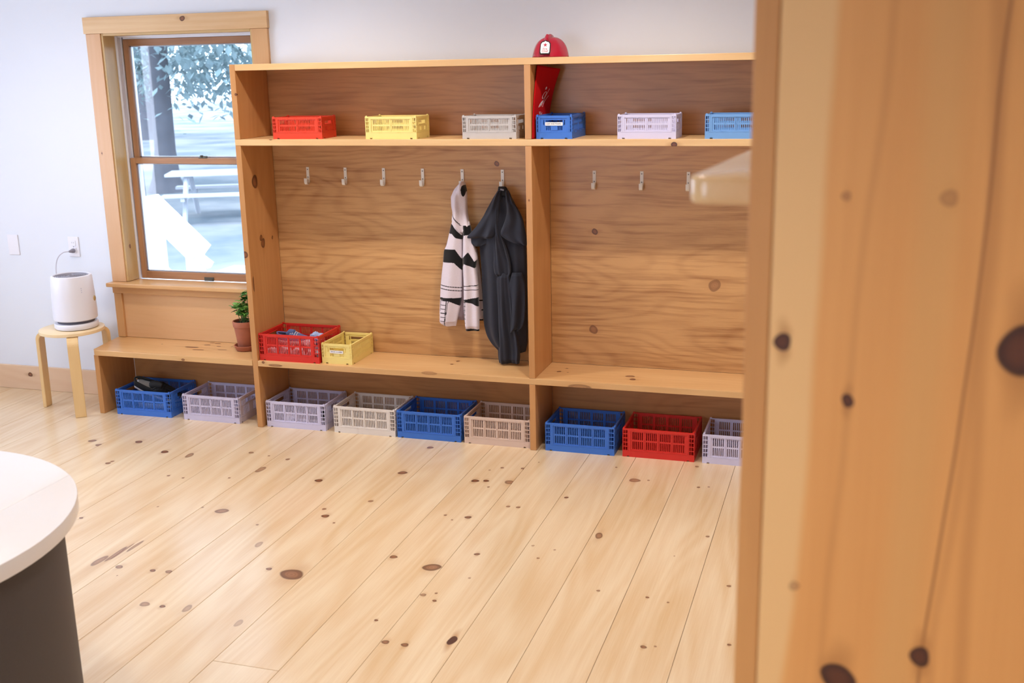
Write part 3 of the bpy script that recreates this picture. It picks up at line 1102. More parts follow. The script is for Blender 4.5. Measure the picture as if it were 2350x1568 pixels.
# robe
nav = NT('robe_cloth')
tc = nav.node('ShaderNodeTexCoord')
nz = nav.noise(tc.outputs['Object'], 420, 2)
nb = nav.noise(tc.outputs['Object'], 9, 2)
nav.set(Base_Color=nav.mix(nav.m('MULTIPLY_ADD', nz, .5, nav.m('MULTIPLY', nb, .4)), lin('#0D0F17'), lin('#262A3C')), Roughness=.85, Sheen_Weight=.08)
nav.bump(nz, .15, .001)
robe = empty('navy_robe', tuple(ony(*z5(660, 1480), .235)), 'dark navy cloth robe with short wide sleeves hanging beside the divider', 'robe')


def rf(amps, ph=0.0):
    def f(u, v, zx, zy):
        return sum(a*math.sin(b*u+c*v+ph) for a, b, c in amps)*(.25+.75*min(1, v*1.8))
    return f


NM = nav.mat
cloth('body', [(205, 596, 648), (230, 575, 668), (300, 536, 704), (400, 480, 752), (480, 456, 778), (560, 453, 790), (640, 453, 796), (800, 466, 800), (1000, 474, 802), (1190, 481, 803), (1280, 502, 802), (1340, 540, 800), (1375, 570, 796), (1400, 596, 786)], .252, .042, NM, robe, z5, rf([(.012, 11, 1.5), (.006, 23, -2)]), None, 150, 140)
cloth('front_panel', [(820, 590, 668), (860, 576, 676), (1000, 575, 690), (1200, 577, 715), (1300, 580, 742), (1400, 582, 752), (1450, 584, 750), (1485, 592, 744)], .212, .022, NM, robe, z5, rf([(.010, 10, 2), (.004, 25, 0)]), None, 110, 100)
cloth('front_panel', [(820, 690, 760), (900, 668, 785), (1000, 667, 788), (1100, 665, 786), (1180, 665, 780), (1235, 667, 762), (1256, 669, 700)], .200, .016, NM, robe, z5, rf([(.010, 9, 1)]), None, 90, 90)
cloth('sleeve', [(215, 588, 612), (260, 560, 612), (300, 538, 608), (360, 505, 604), (430, 460, 598), (480, 425, 590), (530, 380, 575), (556, 354, 562), (566, 350, 550)], .214, .018, NM, robe, z5, lambda u, v, zx, zy: -.012*math.exp(-((zx-(575-(zy-300)*.22))/22)**2)+.005*math.sin(u*11+v*2), None, 110, 110)
cloth('sleeve_lining', [(540, 372, 560), (566, 352, 545), (596, 354, 520), (612, 380, 490), (626, 424, 452)], .226, .014, NM, robe, z5, lambda u, v, zx, zy: .004*math.sin(u*10), None, 50, 60)
cloth('sleeve', [(215, 640, 664), (300, 640, 702), (380, 650, 752), (430, 640, 772), (480, 620, 782), (520, 601, 788), (545, 612, 792), (575, 640, 794), (596, 690, 796), (618, 755, 797)], .212, .018, NM, robe, z5, lambda u, v, zx, zy: .006*math.sin(u*10+v*3)-.010*math.exp(-((zx-(690-(zy-300)*.30))/18)**2), None, 110, 110)
cloth('gathered_fold', [(330, 570, 600), (450, 560, 602), (560, 556, 622), (640, 552, 650), (720, 546, 676), (780, 541, 686), (830, 552, 684), (848, 575, 668)], .214, .018, NM, robe, z5, lambda u, v, zx, zy: .008*math.sin(u*9+v*2)+.004*math.sin(u*23-v*6), None, 110, 90)
cloth('collar', [(186, 590, 640), (200, 588, 652), (225, 584, 662), (255, 588, 664)], .225, .018, plain('collar_black', '#141319', .8), robe, z5, None, None, 24, 48)
tp = ony(*z5(615, 210), .2)
MB().box(-.009, .009, -.0008, .0008, -.0035, .0035).obj('woven_tag', plain('woven_tag', '#8A8488', .7), robe, loc=tuple(Vector(tp)-Vector(robe.location)), rot=(0, R(14), 0))

# ------------------------------------------------------------------ fire helmet on the top board
red_gl = plain('helmet_red', '#B00F30', .16, spec=.6)
hel = empty('toy_fire_helmet', (1.605, .135, ZT), 'glossy red toy fire helmet with white FIRE CHIEF shield on the top board', 'helmet', rot=(0, 0, R(2)))
nu, nv = 72, 30
v, f = [], []
for j in range(nv+1):
    e = math.pi/2*j/nv
    for i in range(nu):
        a = 2*math.pi*i/nu
        rx, ry, rz = .080, .098, .091
        ce = math.cos(e)**.82
        rr = ce*(1+.05*(1-j/nv)**6)
        bumpz = 1+.045*math.cos(a*8)*math.sin(2*e)*.6
        v.append((rx*rr*math.cos(a)*bumpz, ry*rr*math.sin(a)*bumpz, rz*math.sin(e)**.95+.0008))
for j in range(nv):
    for i in range(nu):
        f.append((j*nu+i, j*nu+(i+1) % nu, (j+1)*nu+(i+1) % nu, (j+1)*nu+i))
f.append(tuple(range(nu))[::-1])
link('shell', mesh_from(v, f, 'shell', True), red_gl, hel)
pts = [(0, .085*math.cos(t)*-1, .086*math.sin(t)+.009) for t in np.linspace(.72, 2.5, 16)]
MB().tube(pts, [.006]+[.0095]*14+[.006], 10).obj('crest', red_gl, hel, smooth=True)
MB().tube([(0, -.082, .062), (0, -.080, .080), (0, -.058, .096)], [.006, .011, .008], 10).obj('shield_holder', red_gl, hel, smooth=True)
lab2 = [(-.019, 0), (.019, 0), (.022, .008), (.0215, .044), (.016, .0535), (.007, .056), (0, .0605), (-.007, .056), (-.016, .0535), (-.0215, .044), (-.022, .008)]
shr = (R(68), 0, 0)
sh = MB().prism([(x*1.13, (z-.029)*1.12) for x, z in lab2], -.002, .0012).obj('shield', plain('shield_black', '#141018', .3), hel, loc=(0, -.1045, .043), rot=shr)
MB().prism([(x*.95, (z-.029)*.96) for x, z in lab2], .0012, .0022).obj('shield_face', plain('shield_white', '#F1ECEE', .35), sh)
star = []
for k in range(10):
    r_ = .0105 if k % 2 == 0 else .0042
    star.append((r_*math.sin(k*math.pi/5), .011+r_*math.cos(k*math.pi/5)))
MB().prism(star, .0022, .0027).obj('star', plain('shield_red', '#B5163A', .5), sh)
for s, y in (('Fire', -.008), ('Chief', -.0185)):
    link('lettering', text_mesh(s, .0135, .0003), plain('shield_red', '#B5163A', .5), sh, (0, y, .0026))

# ------------------------------------------------------------------ red felt bag leaning by the divider
bagm = plain('red_felt', '#C40A10', .9, noise_amt=.08, noise_scale=200, spec=.2)
bag = empty('red_bag', (1.575, .2, ZM), 'flat red felt bag with a white figure print standing behind the blue crate', 'bag')
v, f = [], []
nu, nv = 24, 40
# bottom edge and top edge curves (world x, y): stands against the divider, curls away to the right
for side in (0, 1):
    for j in range(nv+1):
        t = j/nv
        for i in range(nu+1):
            s = i/nu
            xb = 1.5478 + .006*s
            yb = .004+.250*s
            xt = 1.5500 + .066*s
            yt = .095+.165*s
            bow = .018*math.sin(math.pi*t)*(1-s)
            x = xb+(xt-xb)*t**2
            y = yb+(yt-yb)*t-bow
            z = (.3305-.020*s)*t+.0008
            v.append((x-1.575+side*.004, y-.2-side*.0035, z))
n1 = (nu+1)*(nv+1)
for j in range(nv):
    for i in range(nu):
        a = j*(nu+1)+i
        f.append((a, a+nu+1, a+nu+2, a+1))
        f.append((n1+a, n1+a+1, n1+a+nu+2, n1+a+nu+1))
for i in range(nu):
    f.append((i, i+1, n1+i+1, n1+i))
    a = nv*(nu+1)+i
    f.append((a, n1+a, n1+a+1, a+1))
for j in range(nv):
    a, b = j*(nu+1), (j+1)*(nu+1)
    f.append((a, n1+a, n1+b, b))
    a, b = a+nu, b+nu
    f.append((a, b, n1+b, n1+a))
link('felt_body', mesh_from(v, f, 'felt', True), bagm, bag)
bagv = np.array(v[n1:]).reshape(nv+1, nu+1, 3)


def bagpt(s, t, off=.0012):
    i, j = s*nu, t*nv
    i0, j0 = min(int(i), nu-1), min(int(j), nv-1)
    fi, fj = i-i0, j-j0
    p = (bagv[j0, i0]*(1-fi)*(1-fj)+bagv[j0, i0+1]*fi*(1-fj)+bagv[j0+1, i0]*(1-fi)*fj+bagv[j0+1, i0+1]*fi*fj)
    du = bagv[j0, i0+1]-bagv[j0, i0]
    dv = bagv[j0+1, i0]-bagv[j0, i0]
    nrm = np.cross(du, dv)
    nrm /= np.linalg.norm(nrm)
    return p+nrm*off


def bag_shape(name, pts2, mat, closed=True, r=.0008):
    P = [bagpt(s, t) for s, t in pts2]
    if closed == 'fill':
        n0 = len(P)
        link(name, mesh_from(P, [tuple(range(n0))], name), mat, bag)
    else:
        MB().tube(P+[P[0]] if closed else P, r, 6).obj(name, mat, bag)


prm = plain('white_print', '#EFD9DC', .7)


def ell(cs, ct_, rs, rt, lean, n=24):
    return [(cs+rs*math.cos(a)+lean*rt*math.sin(a), ct_+rt*math.sin(a)) for a in np.linspace(0, 2*math.pi, n, endpoint=False)]


bag_shape('print_figure', ell(.56, .702, .035, .022, .6), prm, 'fill')
bag_shape('print_figure', ell(.52, .602, .065, .052, 1.3), prm, True, .0010)
bag_shape('print_figure', ell(.38, .478, .045, .05, 2.0), prm, 'fill')
bag_shape('print_figure', [(.74-.34*t**1.05, .70-.26*t) for t in np.linspace(0, 1, 12)], prm, False, .0007)
bag_shape('print_figure', [(.76-.26*math.sin(t*1.5), .60-.165*t) for t in np.linspace(0, 1, 12)], prm, False, .0007)
tm = text_mesh('Mair', .030, .0)
for q in tm.vertices:
    s, t = .42+q.co.x*3.6, .34+q.co.y*3.0
    q.co = bagpt(max(0, min(1, s)), t, .0014)
link('lettering', tm, prm, bag)


# ------------------------------------------------------------------ shoes and shoe covers
def sneaker(name, loc, rot, scale, um, sm, inm, label, lacem, group=None):
    o = empty(name, loc, label, 'shoe', group, rot=rot)
    o.scale = (scale,)*3
    Ls = .27
    ns = 36

    def hw(s):
        return .046*(math.sin(math.pi*min(1, .10+.9*s))**.38)*(.80+.25*s) if s < .985 else .012

    def ht(s):
        return .075 if s < .1 else .075-.012*min(1, (s-.1)/.3) if s < .4 else .063+.026*math.sin((s-.4)/.15*1.57) if s < .55 else .089-.047*((s-.55)/.45)**.8
    # sole
    v, f = [], []
    for j, (zz, gr) in enumerate(((0, .92), (.006, 1.0), (.022, 1.04), (.028, 1.0))):
        for i in range(ns+1):
            s = i/ns
            toe = .012*max(0, (s-.75)/.25)**2
            v.append((s*Ls, -hw(s)*gr, zz+toe))
        for i in range(ns, -1, -1):
            s = i/ns
            toe = .012*max(0, (s-.75)/.25)**2
            v.append((s*Ls, hw(s)*gr, zz+toe))
    nn = 2*(ns+1)
    for j in range(3):
        for i in range(nn):
            f.append((j*nn+i, j*nn+(i+1) % nn, (j+1)*nn+(i+1) % nn, (j+1)*nn+i))
    f += [tuple(range(nn))[::-1], tuple(3*nn+i for i in range(nn))]
    link('sole', mesh_from(v, f, 'sole', True), sm, o)
    # upper: two flanks, joined over the toes, open at the ankle
    v, f = [], []
    na = 14
    rim = {-1: [], 1: []}
    for side in (-1, 1):
        b = len(v)
        for i in range(ns+1):
            s = i/ns
            toe = .012*max(0, (s-.75)/.25)**2
            tmn = 0.0 if s > .56 else (.40 if s > .06 else .05+.35*s/.06)
            if s > .42:
                tmn *= max(0, 1-(s-.42)/.14)
            for k in range(na+1):
                t = 1-(1-tmn)*k/na
                a = t*math.pi/2
                v.append((s*Ls, side*hw(s)*math.sin(a)**.75*.97, .026+toe+(ht(s)-.026)*math.cos(a)**.7))
            if s <= .56:
                rim[side].append(Vector(v[-1]))
        for i in range(ns):
            for k in range(na):
                q = (b+i*(na+1)+k, b+(i+1)*(na+1)+k, b+(i+1)*(na+1)+k+1, b+i*(na+1)+k+1)
                f.append(q if side < 0 else q[::-1])
    u = link('upper', mesh_from(v, f, 'upper', True), um, o)
    md = u.modifiers.new('thick', 'SOLIDIFY')
    md.thickness = .004
    md.offset = -1
    loop = rim[-1][::-1] + rim[1]
    MB().tube(loop, .0055, 8).obj('collar', um, o, smooth=True)
    MB().box(.012, .16, -.026, .026, .029, .033).obj('insole', inm, o)
    tv = [(.10, 0, .066), (.125, 0, .088), (.16, 0, .088)]
    MB().tube(tv, [.022, .020, .016], 10).obj('tongue', um, o, smooth=True)
    for i in range(4):
        x = .135+i*.016
        z = ht(x/Ls)+.004
        MB().tube([(x, -.026, z-.012), (x+.003, -.010, z), (x-.003, .010, z), (x, .026, z-.012)], .003, 6).obj('lace', lacem, o, smooth=True)
    return o


blk = plain('shoe_black', '#121215', .8)
wh = plain('shoe_sole_white', '#CFCBD0', .6)
gry = plain('insole_grey', '#B4AEA6', .8)
p = ony(362, 900, .12)
sneaker('black_sneaker', (-.815, .110, .150), (R(42), R(19), R(12)), 1.0, blk, wh, gry, 'black sneaker with white sole lying on top in the blue crate', blk)
sneaker('black_sneaker', (-.845, .165, .0066), (0, 0, R(8)), 1.0, blk, wh, gry, 'black sneaker at the bottom of the blue crate beneath its mate', blk)
sneaker('small_shoe', (.245, .135, .0065), (R(0), R(0), R(20)), .55, blk, wh, gry, 'small black and white shoe in the lavender crate', wh)
slate = plain('shoe_slate', '#5C6C9C', .8)
sneaker('slate_sneaker', (.075, .165, ZB+.068), (R(14), R(-2), R(-8)), .72, slate, wh, gry, 'slate blue sneaker with white trim lying in the red crate', wh)


def crumple(name, loc, r, mat, label, group, seed, sq=(1, 1, .7)):
    bm = bmesh.new()
    bmesh.ops.create_icosphere(bm, subdivisions=4, radius=1)
    for q in bm.verts:
        d = q.co.normalized()
        k = .8+.35*mnoise.noise(d*1.6+Vector((seed, 0, 0)))+.22*abs(mnoise.noise(d*4+Vector((0, seed, 0))))+.10*abs(mnoise.noise(d*9+Vector((0, 0, seed))))
        q.co = Vector((d.x*sq[0], d.y*sq[1], d.z*sq[2]))*k*r
    zmin = min(q.co.z for q in bm.verts)
    for q in bm.verts:
        q.co.z -= zmin
    me = bpy.data.meshes.new(name)
    bm.to_mesh(me)
    bm.free()
    o = link(name, me, mat, None, loc)
    return tag(o, label, 'shoe cover', group)


cva = plain('cover_blue', '#9FB4DE', .7)
cvb = plain('cover_white', '#DAD6E2', .7)
g1 = 'crumpled shoe covers in the red crate'
for i, (x, y, z, r, m_) in enumerate(((.078, .078, .007, .032, cvb), (.155, .075, .007, .040, cvb), (.235, .072, .007, .038, cvb), (.312, .08, .007, .040, cvb),
                                      (.09, .20, .007, .045, cvb), (.20, .20, .007, .045, cvb), (.31, .20, .007, .042, cvb))):
    crumple('shoe_cover', (x, y, ZB+z), r, m_, 'crumpled white shoe cover at the bottom of the red bench crate', g1, i*3.1, (1, 1, .8))
crumple('shoe_cover', (.300, .165, ZB+.066), .042, cva, 'crumpled light blue shoe cover on top in the red bench crate', g1, 21.0, (1.2, .9, .75))
crumple('shoe_cover', (.300, .085, ZB+.066), .030, cvb, 'crumpled white shoe cover on top in the red bench crate', g1, 33.0, (1, 1, .8))
g2 = 'pale cloths in the lavender crate'
for i, (x, y, r) in enumerate(((.15, .10, .040), (.235, .075, .026))):
    o = crumple('cloth_bundle', (x, y, .007), r, COLS['lavender'], 'pale crumpled cloth lying in the lavender crate', g2, 40+i, (1.2, .9, .7))
    o['category'] = 'cloth'

# ------------------------------------------------------------------ stool, purifier, outlet
birch = wood('stool_birch', 'z', 'x', '#EBCB96', '#DAB070', seed=3.3, contrast=.6)
birch2 = wood('stool_top_birch', 'x', 'y', '#F0D8AE', '#E3C08C', seed=5.1, contrast=.5)
SX, SY, SZ = -1.185, .085, .468
sto = empty('wooden_stool', (SX, SY, 0), 'round birch stool with bent legs under the air purifier', 'stool')
MB().lathe([(.165, SZ-.022), (.174, SZ-.019), (.175, SZ-.011), (.174, SZ-.003), (.165, SZ)], 72).obj('seat', birch2, sto, smooth=True)


def leg_mesh():
    prof = []
    Rr, rb = .214, .05
    for x, z in ((.06, SZ-.0225), (Rr-rb, SZ-.0225)):
        prof.append((x, z))
    for t in np.linspace(0, math.pi/2, 9)[1:]:
        prof.append((Rr-rb+rb*math.sin(t), SZ-.0225-rb+rb*math.cos(t)))
    prof.append((Rr+.004, .0005))
    th = .022
    ins = []
    for i, (x, z) in enumerate(prof):
        a = Vector(prof[max(0, i-1)])
        b = Vector(prof[min(len(prof)-1, i+1)])
        d = (b-a).normalized()
        nrm = Vector((d.y, -d.x))
        ins.append((x+nrm.x*th*1.0, max(.0005, z+nrm.y*th)))
    v, f = [], []
    hwid = .029
    for (x, z), (xi, zi) in zip(prof, ins):
        v += [(x, -hwid, z), (x, hwid, z), (xi, hwid, zi), (xi, -hwid, zi)]
    for i in range(len(prof)-1):
        for k in range(4):
            f.append((i*4+k, i*4+(k+1) % 4, (i+1)*4+(k+1) % 4, (i+1)*4+k))
    f += [(3, 2, 1, 0), tuple(4*(len(prof)-1)+k for k in range(4))]
    bm = bmesh.new()
    me = mesh_from(v, f, 'leg')
    bm.from_mesh(me)
    bmesh.ops.recalc_face_normals(bm, faces=bm.faces)
    bmesh.ops.bevel(bm, geom=[e for e in bm.edges if e.calc_face_angle(0) > R(60)], offset=.002, segments=2, affect='EDGES')
    bm.to_mesh(me)
    bm.free()
    return me


lm_ = leg_mesh()
for a in (-172, -52, 68):
    link('leg', lm_, birch, sto, (0, 0, 0), (0, 0, R(a)))

pw = plain('purifier_white', '#E6E5EE', .32, noise_amt=.01)
pg = plain('purifier_grey', '#8E8C98', .5)
pur = empty('air_purifier', (SX+.028, SY+.01, SZ), 'white cylindrical air purifier standing on the birch stool', 'air purifier')
MB().lathe([(.098, 0.0005), (.113, .004), (.117, .010), (.117, .030), (.114, .034), (.10, .035)], 64).obj('base', pw, pur, smooth=True)
MB().lathe([(.098, .034), (.098, .052)], 64).obj('air_gap', plain('purifier_dark', '#5C5A66', .6), pur, smooth=True)
MB().lathe([(.095, .0512), (.112, .0515), (.117, .056), (.1175, .10), (.114, .20), (.110, .285), (.106, .297), (.098, .300), (.093, .298), (.092, .290), (.05, .289)], 72).obj('body', pw, pur, smooth=True)
gm = MB()
for k in range(9):
    r_ = .014+k*.009
    gm.tube([(r_*math.cos(t), r_*math.sin(t), .294) for t in np.linspace(0, 2*math.pi, 33)], .0022, 6, cap=False)
gm.obj('top_grille', pg, pur)
for k in range(5):
    a = R(-28)
    MB().box(-.0008, .0006, -.0025, .0025, -.003, .003).obj('indicator_light', plain('indicator', '#C4C6DA', .4), pur, loc=(.1128*math.cos(a), .1128*math.sin(a), .235-k*.011), rot=(0, 0, a))
MB().lathe([(.014, 0), (.015, .004), (.012, .007)], 24).obj('side_knob', plain('knob_tan', '#B79A62', .5), pur, loc=(.112*math.cos(R(18)), .112*math.sin(R(18)), .165), rot=(0, R(90), R(18)))

plate_m = plain('plate_white', '#EDEBF2', .35, noise_amt=.01)
ou = empty('wall_outlet', (-1.31, WALL, .882), 'white double wall outlet with a grey plug in it', 'outlet')
MB().box(-.036, .036, -.006, -.0004, -.058, .058).obj('cover_plate', plate_m, ou, bevel=.003)
for z in (.021, -.021):
    r_ = MB().box(-.017, .017, -.0085, -.006, -.016, .016).obj('receptacle', plate_m, ou, bevel=.004, loc=(0, 0, z))
    for x in (-.006, .006):
        MB().box(-.001, .001, -.0088, -.0084, -.004, .004).obj('slot', pg, r_, loc=(x, 0, .003))
MB().lathe([(.0016, 0), (.0032, .0006), (.002, .001)], 10).obj('screw', pg, ou, loc=(0, -.006, 0), rot=(R(90), 0, 0))
co = empty('power_cord', (-1.31, WALL-.03, .86), 'white power cord and plug running from the outlet to the air purifier', 'cord')
MB().tube([(0, .021, 0), (0, .012, 0), (0, 0, 0), (-.006, -.014, -.001)], [.013, .013, .010, .005], 12).obj('plug', pg, co, smooth=True)
cp = [(-.004, -.010, -.001), (-.03, -.035, -.004), (-.062, -.045, -.035), (-.078, -.048, -.085), (-.08, -.05, -.15), (-.075, -.045, -.25), (-.03, -.03, -.36), (.06, -.03, -.395)]
fine = []
for i in range(len(cp)-1):
    p0, p1, p2, p3 = [Vector(cp[min(max(k, 0), len(cp)-1)]) for k in (i-1, i, i+1, i+2)]
    for t in np.linspace(0, 1, 8, endpoint=False):
        fine.append(.5*((2*p1)+(-p0+p2)*t+(2*p0-5*p1+4*p2-p3)*t*t+(-p0+3*p1-3*p2+p3)*t**3))
MB().tube(fine, .0028, 8).obj('cable', plain('cord_white', '#C9C8D4', .5), co, smooth=True)
sw = empty('wall_plate', (-1.733, WALL, .882), 'blank white wall plate beside the double outlet', 'wall plate')
MB().box(-.038, .038, -.006, -.0004, -.06, .06).obj('cover_plate', plate_m, sw, bevel=.003)
for z in (-.04, .04):
    MB().lathe([(.0016, 0), (.003, .0006), (.002, .001)], 10).obj('screw', plate_m, sw, loc=(0, -.006, z), rot=(R(90), 0, 0))

# ------------------------------------------------------------------ potted plant on the window bench
PX, PY = -.150, .195
terra = plain('terracotta', '#A9654B', .75, noise_amt=.12, noise_scale=25)
pot = empty('potted_plant', (PX, PY, ZB), 'small green leafy plant in a terracotta pot on the window bench', 'plant')
MB().lathe([(.045, .0006), (.052, .004), (.062, .026), (.064, .030), (.060, .031), (.056, .024), (.046, .010), (.02, .009)], 48).obj('saucer', terra, pot, smooth=True)
MB().lathe([(.038, .0095), (.040, .012), (.056, .132), (.060, .134), (.063, .162), (.061, .165), (.056, .164), (.054, .150), (.02, .149)], 48).obj('pot', terra, pot, smooth=True)
MB().lathe([(.0538, .148), (.053, .1515), (.02, .154), (.005, .1545)], 32).obj('soil', plain('soil', '#2B2220', .95, noise_amt=.4, noise_scale=120), pot)
lf = NT('leaf_green')
tc = lf.node('ShaderNodeTexCoord')
oi = lf.node('ShaderNodeObjectInfo')
lf.set(Base_Color=lf.mix(oi.outputs['Random'], lin('#2E6428'), lin('#7CBA50')), Roughness=.45)
out = [(0, 0), (.004, .006), (.013, .008), (.010, .014), (.015, .024), (.008, .025), (.005, .034), (0, .042)]
lv = [(x, y, .004*math.sin(y*60)-8*x*x) for x, y in out] + [(-x, y, .004*math.sin(y*60)-8*x*x) for x, y in out[1:-1][::-1]]
mid = [(0, y, .004*math.sin(y*60)+.0015) for x, y in out]
lvv, lff = [], []
for i, (x, y) in enumerate(out):
    zc = .004*math.sin(y*60)
    lvv += [(-x, y, zc-8*x*x), (0, y, zc+.002), (x, y, zc-8*x*x)]
for i in range(len(out)-1):
    a = i*3
    lff += [(a, a+1, a+4, a+3), (a+1, a+2, a+5, a+4)]
leaf_me = mesh_from(lvv, lff, 'leaf', True)
rnd = random.Random(3)
for k in range(17):
    a = rnd.uniform(0, 2*math.pi)
    hgt = rnd.uniform(.03, .12) if k > 2 else .15
    sprd = rnd.uniform(.03, .075)*(1.2-hgt*4)
    b0 = Vector((rnd.uniform(-.02, .02), rnd.uniform(-.02, .02), .153))
    b2 = b0+Vector((math.cos(a)*sprd, math.sin(a)*sprd, hgt))
    b1 = (b0+b2)/2+Vector((0, 0, hgt*.2))
    st = MB().tube([b0, b1, b2], [.0016, .0014, .001], 6).obj('stem', plain('stem_green', '#4C6B34', .6), pot)
    nl_ = 4 if hgt < .09 else 7
    for j in range(nl_):
        t = .35+.65*j/(nl_-1)
        q = b0.lerp(b1, t*2) if t < .5 else b1.lerp(b2, t*2-1)
        o = link('leaf', leaf_me, lf.mat, st, q, (R(rnd.uniform(-25, 35)), R(rnd.uniform(-30, 30)), rnd.uniform(0, 6.28)))
        s = rnd.uniform(.7, 1.15)
        o.scale = (s, s, s)

# ------------------------------------------------------------------ round table with white top (foreground)
TX, TY, TZ, TR = .55, -3.0, .75, .60
tab = empty('round_table', (TX, TY, 0), 'round table with glossy white top on a dark drum base', 'table')
wt = plain('table_white', '#F0EEF0', .22, noise_amt=.01)
xs_ = .362


def segment(side):
    n = 96
    P = []
    for k in range(n):
        a = 2*math.pi*k/n
        x, y = TR*math.cos(a), TR*math.sin(a)
        if side > 0 and x > xs_+.0012:
            P.append((x, y))
        if side < 0 and x < xs_-.0012:
            P.append((x, y))
    e = xs_+(.0012 if side > 0 else -.0012)
    ye = math.sqrt(TR*TR-e*e)
    if side > 0:
        P = sorted(P, key=lambda q: math.atan2(q[1], q[0]))
        P = [(e, -ye)]+P+[(e, ye)]
    else:
        P = sorted(P, key=lambda q: math.atan2(q[1], q[0]) % (2*math.pi))
        P = [(e, ye)]+P+[(e, -ye)]
    return P


MB().prism(segment(-1), TZ-.042, TZ).obj('table_top', wt, tab, smooth=True, bevel=.003, seg=3)
MB().prism(segment(1), TZ-.042, TZ).obj('table_top', wt, tab, smooth=True, bevel=.003, seg=3)
MB().lathe([(.55, .0006), (.555, .01), (.555, TZ-.0425)], 96).obj('drum_base', plain('drum_charcoal', '#4A4344', .65, noise_amt=.12, noise_scale=250), tab, smooth=True)

# ------------------------------------------------------------------ partition: end of a pine shelving unit (right foreground)
PA = R(-4.5)
part = empty('shelving_unit', (2.876, -3.70, 0), 'tall knotty pine shelving unit with a rounded ledge', 'shelving')
part.rotation_euler = (0, 0, PA)
PB = Vector(part.location)


def plocal(px, py, ly):
    """photo pixel to the unit's local point on its plane local y = ly"""
    d = Vector(ray(px, py))
    o = Vector(CAM)-PB
    rm = Matrix.Rotation(-PA, 3, 'Z')
    d, o = rm @ d, rm @ o
    return o+d*((ly-o.y)/d.y)


def pk(px, py, r, asp=1.25, dk=1.45):
    q = plocal(px, py, -.022)
    s = pxm(np.array(PB)+np.array([q.x, q.y, q.z]))
    return (tuple(q), r*asp*s, r*s, dk)


pkn = [pk(1945, 920, 13), pk(2112, 1508, 21, 1.2), pk(1797, 785, 19, 1.1), pk(2345, 805, 46, 1.3), pk(1922, 1556, 38, .9), pk(1943, 450, 11, 1, .25), pk(2180, 455, 20, 1, .15), pk(1822, 1345, 12, 1, .2)]
ZTOP = 2.3
q0 = plocal(1865, 0, -.022)
q1 = plocal(1830, 780, -.022)
sl = (q0.x-q1.x)/(q0.z-q1.z)
cz = (ZTOP)/2
cxp = .027+.31


def srow(pa, pb, wpx, colr, amt, cut):
    a, b = plocal(*pa, -.022), plocal(*pb, -.022)
    s = (a.x-b.x)/(a.z-b.z)
    return (a.x-s*(a.z-cz)-cxp, s, wpx*.0005, colr, amt, cut)


streaks = [srow((1865, 0), (1790, 900), 75, '#EABE84', .9, .75), srow((2190, 0), (2080, 1200), 60, '#D8A566', .5, .3), srow((2300, 0), (2260, 700), 22, '#A86C38', .35, .2),
           srow((2330, 0), (2180, 1200), 16, '#B07540', .3, .2), srow((1965, 760), (1905, 1300), 14, '#A9703A', .25, .1), srow((2150, 1250), (2112, 1508), 5, '#7E4A24', .7, .2)]
board('end_panel', .027, .647, -.022, 0, .0006, ZTOP, wmat('partition_pine', 'z', 'x', '#E2A462', '#CE8C4C', pkn, contrast=.6, rough=.42, streak=streaks), part, .002)
board('face_stile', 0, .0265, -.022, .058, .0006, ZTOP, wmat('partition_pine', 'z', 'y', '#D49C60', '#B87C46', contrast=.8), part, .002)
board('end_panel', .027, .647, 1.2, 1.222, .0006, ZTOP, wmat('partition_pine', 'z', 'x', '#CE9458', '#BA7E46'), part, .002)
board('face_stile', 0, .0265, 1.142, 1.222, .0006, ZTOP, wmat('partition_pine', 'z', 'y', '#C8935A', '#A97242'), part, .002)
board('back_panel', .630, .647, .0005, 1.1995, .0006, ZTOP, wmat('partition_pine', 'z', 'y', '#CE9458', '#BA7E46'), part, .002)
for z in (.10, .55, 1.05):
    board('shelf', .027, .6295, .0585, 1.1415, z, z+.028, wmat('partition_pine', 'y', 'x', '#D8A566', '#C08A50'), part, .002)
board('top_board', .0, .647, -.022, 1.222, ZTOP+.0005, ZTOP+.03, wmat('partition_pine', 'y', 'x', '#D8A566', '#C08A50'), part, .002)
# rounded ledge
e0 = plocal(1574, 400, .062)
zt_ = plocal(1640, 404, .062).z
x0_, x1_, y0_, y1_ = e0.x, .6295, .062, 1.13
rr_ = .026
ol = [(x1_, y0_), (x1_, y1_), (x0_, y1_)]
for t in np.linspace(math.pi, 1.5*math.pi, 9):
    ol.append((x0_+rr_+rr_*math.cos(t), y0_+rr_+rr_*math.sin(t)))
c = ((x0_+x1_)/2, (y0_+y1_)/2, zt_-.0175)
lb = MB().prism([(x-c[0], y-c[1]) for x, y in ol], -.0165, .0165)
link('ledge', lb.mesh(True, .006, 'ledge', 3), wmat('ledge_pine', 'y', 'x', '#E0BE8E', '#CDA06A', rough=.2, coat=.5, contrast=.6)(c), part, c)

